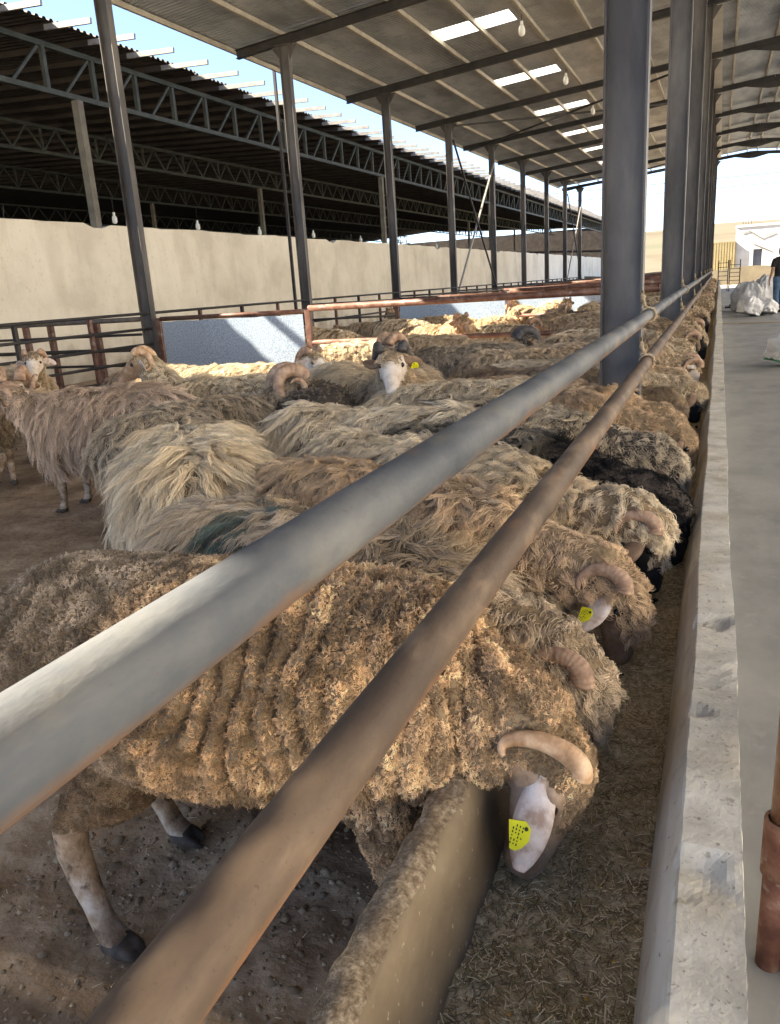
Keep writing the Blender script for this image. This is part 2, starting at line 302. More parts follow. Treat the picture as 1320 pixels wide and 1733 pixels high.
def clods(n, x0, x1, y0, y1, z, r0, name, mats):
    V = []; F = []; Mi = []; x = rng.uniform(x0, x1, n); y = rng.uniform(y0, y1, n); P = np.stack([x, y, 0 * x], 1)
    keep = fbm(P, 2.4, 90) + rng.random(n) * .9 > .25; P = P[keep]; zz = z(P); n = len(P); r = r0 * np.exp(rng.normal(0, .45, n))
    base = np.array([(1, 0, 0), (.31, .95, 0), (-.81, .59, 0), (-.81, -.59, 0), (.31, -.95, 0), (.5, .3, .75), (-.4, .4, .8), (-.1, -.5, .7), (0, 0, -.4)])
    fs = [(0, 1, 5), (1, 6, 5), (1, 2, 6), (2, 3, 6), (3, 7, 6), (3, 4, 7), (4, 0, 7), (0, 5, 7), (5, 6, 7)]
    for i in range(n):
        a = rng.uniform(0, 6.28); ca, sa = math.cos(a), math.sin(a); q = base * (1 + rng.normal(0, .22, (9, 1))) * r[i] * [1, rng.uniform(.6, 1), rng.uniform(.35, .8)]; k = len(V)
        V += [(P[i, 0] + u * ca - v * sa, P[i, 1] + u * sa + v * ca, zz[i] + w + r[i] * .05) for u, v, w in q]; F += [(k + a_, k + b_, k + c_) for a_, b_, c_ in fs]; Mi += [int(rng.integers(0, len(mats)))] * 9
    b = MB(); b.v = V; b.f = F; b.m = Mi; return tag(b.obj(name, mats, smooth=True), kind='stuff')
def dz2(p): return .0 + .012 * fbm(p, 1.3, 5) + .010 * fbm(p, 9, 8) + .006 * np.abs(fbm(p, 32, 11))
clods(16000, -3.1, -.44, .25, 3.1, dz2, .0052, 'dirt_crumbs', [mat('crumb_dark', [(.20, .14, .085)]), mat('crumb_mid', [(.27, .19, .115)]), mat('crumb_pale', [(.40, .30, .195)])])
# ------------------------------------------------------------------ the open barn overhead
RY = [-0.4 + 5 * k for k in range(0, 11)]
def zb(x, y=14.6): return 5.76 + .085 * ((x + 8.8) if x <= 1.3 else (10.1 - (x - 1.3))) + .011 * (max(y, 4.6) - 14.6)
barn = empty('open_barn', (0, 0, 0), 'open sided steel barn with corrugated roof over the sheep pens', 'barn')
def corr(b, x0, x1, y0, y1, zf, period=.105, amp=.016, holes=()):
    n = int((y1 - y0) / period); V = []; ys = []
    for i in range(n + 1):
        for f, a in ((0, 0), (.35, 0), (.5, 1), (.85, 1)):
            y = y0 + (i + f) * period
            if y < y1 - .004: ys.append((y, a))
    ys.append((y1, 0))
    for hx0, hx1, hy0, hy1 in [(x0, x1, y0, y1)]:
        for (y, a) in ys: V += [(x0, y, zf(x0, y) + a * amp), (x1, y, zf(x1, y) + a * amp)]
    F = []
    for i in range(len(ys) - 1):
        F.append((2 * i, 2 * i + 1, 2 * i + 3, 2 * i + 2))
    b.add(V, F)
def sh(x, y): return zb(x, y) + .255
b = MB(); L_ = []
PX = [-9.0, -7.85, -6.75, -5.72, -4.8, -3.85, -2.9, -1.95, -.95, .1, 1.05]
for i in range(len(RY) - 1):
    y0, y1 = RY[i], RY[i + 1] - .002
    b = MB(); sky = MB(); ys_ = y0 - 1.20 if i == 0 else y0
    if i == 0: corr(b, -6.03, 1.3, y0 - 2.7, y0 - 1.202, sh); corr(b, -9.15, -6.50, y0 - 2.7, y0 - 1.202, sh)  # unseen overhang added with a slot so sun reaches only the rails
    if y0 > 4 and y0 < 48:
        s0 = y0 + 2.5; s1 = s0 + .75
        corr(b, -9.15, -5.75, y0, y1, sh); corr(b, -4.1, 1.3, y0, y1, sh); corr(b, -5.75, -4.1, y0, s0, sh); corr(b, -5.75, -4.1, s1, y1, sh)
        corr(sky, -5.75, -4.1, s0 + .001, s1 - .001, sh); sky.obj('skylight_sheet', M['skylight'], barn)
    else: corr(b, -9.15, 1.3, ys_, y1, sh)
    b.obj('roof_sheet', M['sheet'], barn)
    b = MB(); corr(b, 1.3, 5.05, ys_, y1, sh); b.obj('roof_sheet', M['sheet'], barn)
for x in PX + [2.6 - p for p in PX if p > -2.3]:
    b = MB(); i0 = 0
    V = []
    for i in range(i0, len(RY)):
        z = zb(x, RY[i]) + .205; V += [(x - .027, RY[i], z - .042), (x + .027, RY[i], z - .042), (x + .027, RY[i], z + .042), (x - .027, RY[i], z + .042)]
    n_ = len(RY) - i0; b.add(V, [(4 * i + j, 4 * i + (j + 1) % 4, 4 * i + 4 + (j + 1) % 4, 4 * i + 4 + j) for i in range(n_ - 1) for j in range(4)] + [(3, 2, 1, 0), tuple(4 * n_ - 4 + j for j in range(4))])
    b.obj('purlin', M['purlin'], barn)
for y in RY:
    b = MB()
    for a, c in (((-8.85, y, zb(-8.85, y) + .08), (1.3, y, zb(1.3, y) + .08)), ((1.3, y, zb(1.3, y) + .08), (4.9, y, zb(4.9, y) + .08))):
        b.ibeam(a, c, .155, .11, side=(0, 0, 1))
    for s in (-1, 1): b.add([(1.3, y + .01, zb(1.3, y) + .02), (1.3 + s * .9, y + .01, zb(1.3 + .9, y) + .02), (1.3 + s * .15, y + .01, zb(1.3, y) - .20), (1.3, y + .01, zb(1.3, y) - .20), (1.3, y - .01, zb(1.3, y) + .02), (1.3 + s * .9, y - .01, zb(2.2, y) + .02), (1.3 + s * .15, y - .01, zb(1.3, y) - .20), (1.3, y - .01, zb(1.3, y) - .20)], [(0, 1, 2, 3), (7, 6, 5, 4), (0, 4, 5, 1), (1, 5, 6, 2), (2, 6, 7, 3)])
    b.obj('rafter', M['steel_dark'], barn)
    for x, d in ((-7.8, .20), (-.49, .22), (4.6, .2)):
        b = MB(); t = zb(x, y) - .004; b.ibeam((x, y, 0), (x, y, t), d, .115)
        b.box((x, y, t - .005), (.34, .15, .012))
        for s in (-1, 1): b.add([(x + s * d / 2, y + .006, t - .012), (x + s * (d / 2 + .17), y + .006, t - .012 + .085 * .1), (x + s * d / 2, y + .006, t - .26), (x + s * d / 2, y - .006, t - .012), (x + s * (d / 2 + .17), y - .006, t - .012), (x + s * d / 2, y - .006, t - .26)], [(0, 1, 2), (5, 4, 3), (0, 3, 4, 1), (1, 4, 5, 2)])
        for bx in (-.12, .12):
            for by in (-.05, .05): b.tube([(x + bx, y + by, t - .03), (x + bx, y + by, t - .011)], .012, 6)
        b.box((x, y, .012), (.34, .26, .024))
        for bz in (1.62, 2.9, 4.1): b.box((x - d * .1, y - .006, bz), (.012, .006, .03))
        b.obj('column', M['steel'], barn)
for y in (24.6, 44.6):
    for (a, c) in (((-7.72, y, .9), (-7.72, y + 5, 5.4)), ((-7.66, y, 5.5), (-7.66, y + 5, .9))):
        b = MB(); b.beam(a, c, .05, .05, up=(1, 0, 0)); b.obj('wall_brace', M['stick' if a[2] < 1 else 'steel_dark'], barn)
    for (a, c) in (((-8.6, y + 5), (-.9, y)), ((-7.6, y), (-.9, y + 5))):
        dzz = -.03 if a[0] < -8 else -.09
        b = MB(); b.beam((a[0], a[1], zb(a[0], a[1]) + dzz), (c[0], c[1], zb(c[0], c[1]) + dzz), .05, .05); b.obj('roof_brace', M['steel_dark'], barn)
b = MB()
for y in RY[:-1]:
    b.box((-.36, y + 2.5, zb(-.3, y + 2.5) + .14), (.30, 4.6, .02))
b.obj('light_strip_sheet', M['ridge'], barn)

# hanging bulbs under the barn roof
def bulb(x, y, top, ln, label, group):
    t = empty('hanging_bulb', (x, y, top), label, 'light bulb', group)
    b = MB(); b.tube([(0, 0, 0), (0, 0, -ln)], .006, 5); b.obj('cable', M['cable'], t)
    b = MB(); b.tube([(0, 0, -ln), (0, 0, -ln - .07)], .03, 8); b.obj('socket', M['bulb'], t)
    b = MB(); b.tube([(0, 0, -ln - .068), (0, 0, -ln - .09), (0, 0, -ln - .14), (0, 0, -ln - .22), (0, 0, -ln - .26), (0, 0, -ln - .27)], [.028, .05, .065, .065, .04, .01], 10); b.obj('glass', M['bulb'], t, True)
ordn = ['nearest', 'second', 'third', 'fourth', 'fifth', 'sixth', 'seventh', 'eighth', 'ninth', 'tenth']
for k, y in enumerate([17.3, 22.3, 27.1, 32.2, 37.2]): bulb(-3.88, y, zb(-3.88, y) + .16, .12, 'unlit white bulb under the barn roof, %s from the front beside its skylight' % ordn[k], 'bulbs hanging under the barn roof')

# ------------------------------------------------------------------ wall, neighbouring shed
b = MB(); ys = np.arange(-2, 92, .25); V = []
for i, y in enumerate(ys):
    t = 2.83 + .008 * math.sin(y * 1.7) + .018 * ((i * 7919) % 13 / 13 - .5) - (.08 if (i % 40) in (17, 18) else 0)
    V += [(-10.92, y, -.02), (-10.92, y, t), (-11.12, y, t), (-11.12, y, -.02)]
b.add(V, [(4 * i + j, 4 * i + 4 + j, 4 * i + 5 + j, 4 * i + 1 + j) for i in range(len(ys) - 1) for j in range(3)])
tag(b.obj('plaster_wall', M['plaster']), 'long cream plastered wall between the barn and the dark shed', 'wall')
rb = MB()
shed = empty('neighbouring_shed', (0, 0, 0), 'dark corrugated shed with lattice trusses behind the cream wall', 'shed')
def zs(x, y=14.6): return (5.95 + .055 * (-9.9 - x) if x > -32 else 7.165 - .055 * (-32 - x)) + .004 * (y - 14.6)
for y0 in range(-8, 96, 8):
    b = MB(); corr(b, -32, (-10.9 + .05 * math.sin(y0)) if y0 else -12.6, y0, y0 + 8.12, lambda x, y: zs(x, y) + .10 + (y - y0) * .0008, .16, .04)  # one stretch cut back out of view to let sun onto the metal sheet
    if y0 == 0: corr(b, -12.6, -10.9, 0, 4.6, lambda x, y: zs(x, y) + .10, .16, .04); corr(b, -10.9, -8.9, 0, 2.7, lambda x, y: zs(x, y) + .10, .16, .04)  # second piece: unseen eave extension added to keep sun off the near pen
    if y0 == -8: corr(b, -10.9, -8.9, -8, 0, lambda x, y: zs(x, y) + .10, .16, .04)  # same added sun-blocking eave, continued behind the camera
    corr(b, -54, -31.95, y0, y0 + 8.12, lambda x, y: zs(x, y) + .10 + (y - y0) * .0008, .16, .04); b.obj('roof_sheet', M['shed_sheet'], shed)
for k in range(-14, 80):
    y = 14.05 + 1.06 * k; e = .12 * math.sin(k * 12.9898) ; b = MB(); b.beam((-9.9 + e, y, zs(-9.9, y) + .02), (-11.0, y, zs(-11.0, y) + .02), .05, .09); b.obj('bar_end', M['stick'], shed)
    b = MB(); b.beam((-11.002, y, zs(-11, y) + .02), (-32, y, zs(-32, y) + .02), .05, .10); b.obj('rafter_bar', M['shed_sheet'], shed)  # inner run of the same bar, shed gloom put into its darker colour
for X, base, step in ((-11.5, .81, 1.25), (-18, .72, 1.05), (-26, .8, 1.05), (-36, .8, 1.3)):
    b = MB(); zt = lambda y: zs(X, y) - .09; zl = lambda y: zs(X, y) - base - .05
    y0, y1 = -8, 96
    b.beam((X, y0, zt(y0)), (X, y1, zt(y1)), .09, .09); b.beam((X, y0, zl(y0)), (X, y1, zl(y1)), .09, .09)
    y = y0 + .3; k = 0
    while y < y1 - 1.5:
        if X > -12: b.beam((X, y, zl(y) + .046), (X, y, zt(y) - .046), .08, .08, up=(1, 0, 0)); b.beam((X, y + .45, zl(y) + .046), (X, y + 1.15, zt(y) - .046), .05, .05, up=(1, 0, 0)); y += step
        else:
            b.beam((X, y, zl(y) + .046), (X, y + step / 2, zt(y) - .046), .05, .05, up=(1, 0, 0)); b.beam((X, y + step / 2 + .03, zt(y) - .046), (X, y + step, zl(y) + .046), .05, .05, up=(1, 0, 0)); y += step + .05
            if k % 2: b.beam((X, y - .025, zl(y) + .046), (X, y - .025, zt(y) - .046), .06, .06, up=(1, 0, 0))
        k += 1
    b.obj('truss', M['shed_green'], shed)
    for y in {-11.5: (13.0, 28, 43, 58, 73), -18: (15.2, 30.4, 45.6, 61, 76), -26: (18, 33.5, 49), -36: (15, 30, 45)}[X]:
        b = MB(); b.beam((X, y, 0), (X, y, zs(X, y) - base - .1), .15, .15, up=(1, 0, 0)); b.obj('post', M['shed_post'], shed)
b = MB(); b.box((-54, 44, 3.3), (.2, 108, 6.8)); b.box((-32, 98, 3.2), (44, .2, 6.6)); b.obj('back_wall', M['shed_sheet'], shed)
for k, (y, z) in enumerate([(16.5, 3.30), (19.98, 3.28), (23.38, 3.25), (27.2, 3.28), (31.46, 3.23), (36.1, 3.20), (41.3, 3.2)]):
    bulb(-14, y, z + .75, .5, 'small white bulb hanging in the dark shed above the wall, %s from the left' % (['leftmost'] + ordn[1:])[k], 'bulbs hanging in the dark shed')
for k, (y, n) in enumerate([(9.95, 4), (23.6, 5), (31.2, 4)]):
    b = MB()
    for j in range(n): b.tube([(-11.02 + .03 * math.sin(j), y + j * .11, 2.78), (-11.0 + .05 * math.sin(j * 3), y + j * .11 + .02, 3.0 + .07 * math.sin(j * 5))], .008, 5)
    tag(b.obj('rebar_stub', M['cable']), 'rusty rebar ends sticking out of the cream wall top, %s cluster from the left' % ['first', 'second', 'third'][k], 'rebar', 'rebar clusters on the wall top')
b = MB(); b.beam((-9.5, 17.2, 0), (-9.5, 17.2, 6.9), .06, .06, up=(1, 0, 0)); tag(b.obj('thin_mast', M['steel_dark']), 'thin dark steel pole rising in the gap between barn and dark shed', 'pole')

# ------------------------------------------------------------------ pen fences
def rod(b, a, c, r, m=0, n=12): b.tube([a, c], r, n, m)
def weldpipe(name, x, z, r, m, label, y0=-1.2, y1=49.5):
    ys = np.arange(y0, y1, .25); b = MB(); b.tube([(.003 * math.sin(y * .9), y, .003 * math.cos(y * .7) * min(1, max(0, y))) for y in ys], r, 40)
    o = b.obj(name, m, smooth=True); o.location = (x, 0, z); return tag(o, label, 'pipe rail')
weldpipe('top_rail', -.345, 1.118, .0315, M['galv_pipe'], 'thick grey galvanised upper rail above the feed trough')
weldpipe('lower_rail', -.345, .868, .0325, M['rust_pipe'], 'brown rusty lower rail above the feeding sheep')
def ring(c, r, rt, k, tilt=0, n=14):
    return [(c[0] + r * math.cos(a), c[1] + tilt * math.sin(a) + k, c[2] + r * math.sin(a)) for a in [2 * PI * i / n for i in range(n + 1)]]
for k, y in enumerate(RY[1:]):
    for z, nm in ((1.118, 'upper'), (.868, 'lower')):
        b = MB(); yy = y + (.35 if nm == 'upper' and k == 0 else -.02 if k == 0 else 0)
        yy = y - .07
        for j in range(3): b.tube(ring((-.345, yy, z), .039, 0, j * .014 - .01, .012), .0065, 6)
        for j in range(2): b.tube([(-.352, yy + j * .012, z + .038), (-.372, yy + .02, z + .055 + .02 * j), (-.384, y - .062, z + .075), (-.39, y, z + .09 + .02 * j), (-.50, y + .064, z + .09), (-.60, y + .0, z + .09 + .02 * j)], .006, 6)
        b.tube([(-.378, y - .07, z + .07), (-.372, y - .085, z + .10), (-.378, y - .075, z + .13), (-.366, y - .08, z + .05)], [.012, .014, .010, .008], 7)
        if k < 4 or nm == 'upper':
            tag(b.obj('rope_tie', M['rope'], None, True), 'frayed rope tying the %s rail to the %s trough-side column' % (nm, (['nearest'] + ordn[1:])[k]), 'rope', 'rope ties on the rails')
def divider(y, label, pa, pb, first):
    t = empty('pen_fence', (0, y, 0), label, 'pen fence', 'cross fences between the pens')
    for x in (pa - .07, pb + .07):
        b = MB(); b.box((x, 0, .56), (.075, .06, 1.12)); b.obj('post', M['red_pipe'], t)
    b = MB(); rod(b, (pa - .03, 0, 1.105), (pb + .03, 0, 1.105), .032); b.obj('panel_rail', M['red_pipe'], t, True)
    b = MB()
    n = 26
    for i in range(n):  # sheet with a slightly ragged welded rim
        x0 = pa + (pb - pa) * i / n; x1 = pa + (pb - pa) * (i + 1) / n; e0 = .006 * math.sin(i * 5.1); e1 = .006 * math.sin((i + 1) * 5.1)
        y0 = .004 * math.sin(i * .5) - .02; y1 = .004 * math.sin((i + 1) * .5) - .02
        b.add([(x0, y0, .33), (x1, y1, .33), (x1, y1, 1.065 + e1), (x0, y0, 1.065 + e0), (x0, y0 + .004, .33), (x1, y1 + .004, .33), (x1, y1 + .004, 1.065 + e1), (x0, y0 + .004, 1.065 + e0)], [(0, 1, 2, 3), (7, 6, 5, 4), (3, 2, 6, 7), (4, 5, 1, 0)])
    b.obj('metal_sheet', M['panel'], t)
    for z, r, m in ((1.14, .042, 'red_pipe'), (.69, .030, 'red_pipe'), (.28, .025, 'red_pipe')):
        b = MB(); rod(b, (pb + .09, 0, z), (-.62, 0, z + .01), r); b.obj('rail', M[m], t, True)
    if pa > -7:
        for z in (1.10, .80, .50):
            b = MB(); rod(b, (pa - .09, 0, z), (-7.68, 0, z), .022); b.obj('rail', M['grey_pipe'], t, True)
for k, y in enumerate(RY[2:-1]):
    pa, pb = [(-7.55, -5.2), (-5.75, -3.65), (-4.9, -2.4)][k] if k < 3 else (-5.2, -3.0)
    divider(y, ['red pipe fence with a blue-grey metal sheet across the nearest pen'][0] if k == 0 else 'pipe fence with metal sheet closing the %s pen from the front' % ordn[k], pa, pb, k == 0)
for k, y in enumerate(RY[0:-1]):
    t = empty('side_fence', (-7.72, y, 0), 'dark five-rail fence along the far column row, %s bay from the front' % ordn[k], 'pen fence', 'side fences along the far columns')
    for z in (1.20, .98, .76, .54, .32):
        b = MB(); rod(b, (0, .08, z), (0, 4.92, z), .02, 0, 8); b.obj('rail', M['steel_dark'], t, True)
    for yy in (1.25, 2.5, 3.75):
        b = MB(); b.box((-.045, yy, .61), (.05, .05, 1.22)); b.obj('post', M['red_pipe' if yy != 2.5 else 'steel_dark'], t)
t = empty('passage_gate', (0, 9.6, 0), 'rusty pipe gate left of the blue-grey metal sheet', 'gate')
for x in (-9.73, -10.25, -8.8): b = MB(); b.box((x, 0, .56), (.09, .07, 1.12)); b.obj('post', M['red_pipe'], t)
for z, r in ((1.12, .036), (.9, .02), (.68, .03), (.45, .02)):
    b = MB(); rod(b, (-10.9, -.055, z), (-7.92, -.055, z), r); b.obj('rail', M['grey_pipe' if z > 1 else 'steel_dark'], t, True)
# post standing on the aisle at the camera's right
t = empty('gate_post', (.163, 1.40, 0), 'rust red pipe post in a socket on the aisle beside the trough rim', 'post')
b = MB(); rod(b, (0, 0, .30), (0, 0, 1.12), .0225, 0, 24); b.obj('pipe', mat('post_pipe', [(.10, .045, .028), (.16, .08, .05), (.22, .15, .10)], 12, .5, .1, .0006, 90), t, True)
b = MB(); b.tube([(0, 0, .22), (0, 0, .225), (0, 0, .34), (0, 0, .345), (0, 0, .345), (0, 0, .335)], [.028, .033, .033, .032, .026, .026], 28, cap=False); b.obj('socket', M['post_red'], t, True)
b = MB(); b.tube([(-.004, 0, .002), (-.004, 0, .11), (-.004, 0, .222)], .0235, 20); b.obj('foot', M['post_red'], t, True)
b = MB(); b.box((.052, .0, .16), (.036, .06, .32)); b.obj('gate_frame', M['post_red'], t)
b = MB(); b.box((.026, .012, .14), (.006, .04, .28)); b.obj('shim', M['stick'], t)

# ------------------------------------------------------------------ yard beyond the barn
t = empty('storage_building', (0, 78, -.1), 'white concrete building with a dark doorway at the end of the aisle', 'building')
b = MB(); b.box((1.95, 2, 2.2), (1.4, 4, 4.6)); b.box((6.4, 2, 2.2), (6.1, 4, 4.6)); b.box((3.0, 2.002, 3.58), (.7, 3.99, 1.9)); b.box((5.6, 2, 4.62), (8.8, 4.2, .22)); b.obj('wall', M['far_white'], t)
b = MB(); b.box((3.0, .35, 1.3), (.7, .1, 2.62)); b.obj('door', M['dark_door'], t)
b = MB(); b.box((6.4, -.01, 2.4), (.7, .06, 1.0)); b.obj('window', M['dark_door'], t)
b = MB()
for j in range(4): b.tube([(1.7 + j * .22, .3, 4.7), (1.72 + j * .22, .3, 5.5)], .02, 5)
b.obj('rebar', M['cable'], t)
b = MB()
for a, c in (((2.2, -.06, 4.2), (3.4, -.06, 3.4)), ((3.2, -.06, 3.5), (4.3, -.06, 3.9)), ((2.6, -.06, 3.1), (4.2, -.06, 2.3)), ((1.7, -.05, 4.0), (2.3, -.05, 4.15))): b.tube([a, c], .03, 5)
b.obj('pipework', M['shed_post'], t)
b = MB()
for i in range(15): x = -2.0 + i * .22; b.box((x, 77.6, 1.6), (.13, .06, 3.4)); b.box((x + .11, 77.63, 1.6), (.09, .04, 3.4))
b.box((-.46, 78.8, 1.58), (3.3, 2.3, 3.38)); tag(b.obj('shipping_container', M['yellow']), 'pale yellow ribbed container left of the white building', 'container')
b = MB(); 
for x in (-.05, .42, .50, 1.0): b.box((x, 0, .8), (.05, .05, 1.6))
for i in range(7): b.box((.18, 0, .15 + i * .22), (.42, .03, .03)); b.box((.75, 0, .15 + i * .2), (.46, .03, .03))
o = b.obj('barred_gate', M['steel_dark']); o.location = (0, 46.5, 0); tag(o, 'dark barred gate at the far end of the trough before the container', 'gate')
b = MB(); b.v = []
ys = np.linspace(2, 22, 60); V = []
for i, x in enumerate(ys): V += [(x - 12, 66, -.1), (x - 12, 66, 1.1 + .1 * math.sin(x)), (x - 12, 66.3, 1.1 + .1 * math.sin(x)), (x - 12, 66.3, -.1)]
b.add(V, [(4 * i + j, 4 * i + 1 + j, 4 * i + 5 + j, 4 * i + 4 + j) for i in range(59) for j in range(3)]); tag(b.obj('yard_wall', M['far_yard']), 'low tan earth wall beyond the end of the pens', 'wall')
for k, z in enumerate((6.3, 6.9)):
    b = MB(); b.tube([(-40 + 4 * i, 60, z + .006 * (i - 12) ** 2) for i in range(25)], .018, 5); tag(b.obj('overhead_wire', M['cable']), ['lower', 'upper'][k] + ' sagging wire crossing the sky beyond the barn', 'wire')

b = MB(); b.box((11.2, 20, 3.6), (.3, 76, 7.6)); tag(b.obj('bounce_wall', M['white_wall']), 'unseen tall white wall added on the right to bounce sunlight into the barn', 'wall')  # added out of view as a reflector that fills the barn with sun
# sacks on the aisle
def sack(c, s, seed, label, rz=0, tilt=0, stripe=False):
    b = MB(); b.ball((0, 0, 0), 1, 0, 40); P = np.array(b.v)
    P = np.sign(P) * np.abs(P) ** .62; P /= np.maximum(np.abs(P).max(1), .75)[:, None] ** .3
    q = P * 1.0; n = fbm(q + seed * 3.1, 1.6, seed) * .13 + fbm(q + seed, 4.5, seed + 5) * .05 - .10 * np.abs(fbm(q * [1, 1, .6], 3.2, seed + 9)) - .035 * np.abs(fbm(q * [1, 1, .5], 9, seed + 12)); P = P * (1 + n)[:, None]
    top = np.clip((P[:, 2] - .3) / .7, 0, 1) ** 1.2; P[:, 0] *= 1 - .5 * top; P[:, 1] *= 1 - .5 * top
    P = P * np.array(s) / 2; P[:, 2] = np.maximum(P[:, 2], -s[2] * .42)
    R = np.array(Matrix.Rotation(rz, 3, 'Z') @ Matrix.Rotation(tilt, 3, 'Y')); P = P @ R.T; P[:, 2] -= P[:, 2].min()
    b.v = [tuple(map(float, p)) for p in P]
    if stripe:
        zz = P[:, 2]; b.m = [1 if .13 < np.mean([zz[i] for i in f]) / zz.max() < .22 and abs(np.mean([P[i, 0] for i in f])) < s[0] * .6 else 0 for f in b.f]
    o = b.obj('sack', [M['sack'], M['sack_stripe' if stripe is True else 'sack_blue']], None, True); o.location = c; return tag(o, label, 'sack', 'white sacks on the aisle')
sack((.98, 11.75, 0), (.62, .6, .50), 1, 'bulging white sack with a green band nearest on the aisle', .3, .15, True)
sack((1.28, 11.95, 0), (.5, .5, .74), 2, 'taller white sack standing behind the green-banded one', 1.0)
sack((.80, 23.2, 0), (.55, .6, .5), 3, 'crumpled white sack on the floor in front of the pile', .5, .3)
sack((1.18, 23.5, 0), (.7, .6, .42), 4, 'flattened white sack beside the standing man', 1.2, .2)
sack((.86, 25.2, 0), (.6, .7, .95), 5, 'upright white sack with a blue band in the pile', .2, .0, 2)
sack((1.25, 25.7, 0), (.7, .7, 1.1), 6, 'tallest white sack at the back of the pile', 2.0)
sack((.72, 26.6, 0), (.6, .7, .9), 7, 'greyish sack at the left rear of the pile', 1.4)
b = MB(); b.box((0, 0, .03), (.35, .8, .06)); b.box((.1, .1, .085), (.3, .5, .05)); o = b.obj('board', M['steel_dark']); o.location = (.40, 28.5, 0); tag(o, 'dark board lying at the left of the sack pile', 'board')
b = MB(); b.tube([(.09, 20.5, .02), (1.2, 20.3, .02), (2.6, 20.6, .02)], .012, 6); tag(b.obj('hose', M['rope']), 'thin brown line lying across the aisle before the sacks', 'hose')
# ------------------------------------------------------------------ sheep
def unit(v): v = np.array(v, float); return v / (np.linalg.norm(v) + 1e-12)
def remesh(mb, voxel, smooth=3):
    me = mb.mesh('tmp', []); o = bpy.data.objects.new('tmp', me); C.objects.link(o)
    m = o.modifiers.new('r', 'REMESH'); m.mode = 'VOXEL'; m.voxel_size = voxel; m.use_smooth_shade = True
    s = o.modifiers.new('s', 'SMOOTH'); s.factor = .5; s.iterations = smooth
    dg = bpy.context.evaluated_depsgraph_get(); e = o.evaluated_get(dg); r = bpy.data.meshes.new_from_object(e)
    bpy.data.objects.remove(o); bpy.data.meshes.remove(me); return r
def getv(me):
    a = np.empty(len(me.vertices) * 3, np.float32); me.vertices.foreach_get('co', a); return a.reshape(-1, 3).astype(float)
def bez(pts, n):
    P = np.array(pts, float); t = np.linspace(0, len(P) - 1, n); out = []
    for x in t:
        i = min(int(x), len(P) - 2); f = x - i; p0 = P[max(i - 1, 0)]; p1 = P[i]; p2 = P[i + 1]; p3 = P[min(i + 2, len(P) - 1)]
        out.append(.5 * ((2 * p1) + (-p0 + p2) * f + (2 * p0 - 5 * p1 + 4 * p2 - p3) * f * f + (-p0 + 3 * p1 - 3 * p2 + p3) * f ** 3))
    return np.array(out)
def seg_d(P, a, b):
    a = np.array(a, float); b = np.array(b, float); t = np.clip(((P - a) @ (b - a)) / ((b - a) @ (b - a)), 0, 1); return np.linalg.norm(P - (a + t[:, None] * (b - a)), axis=1)

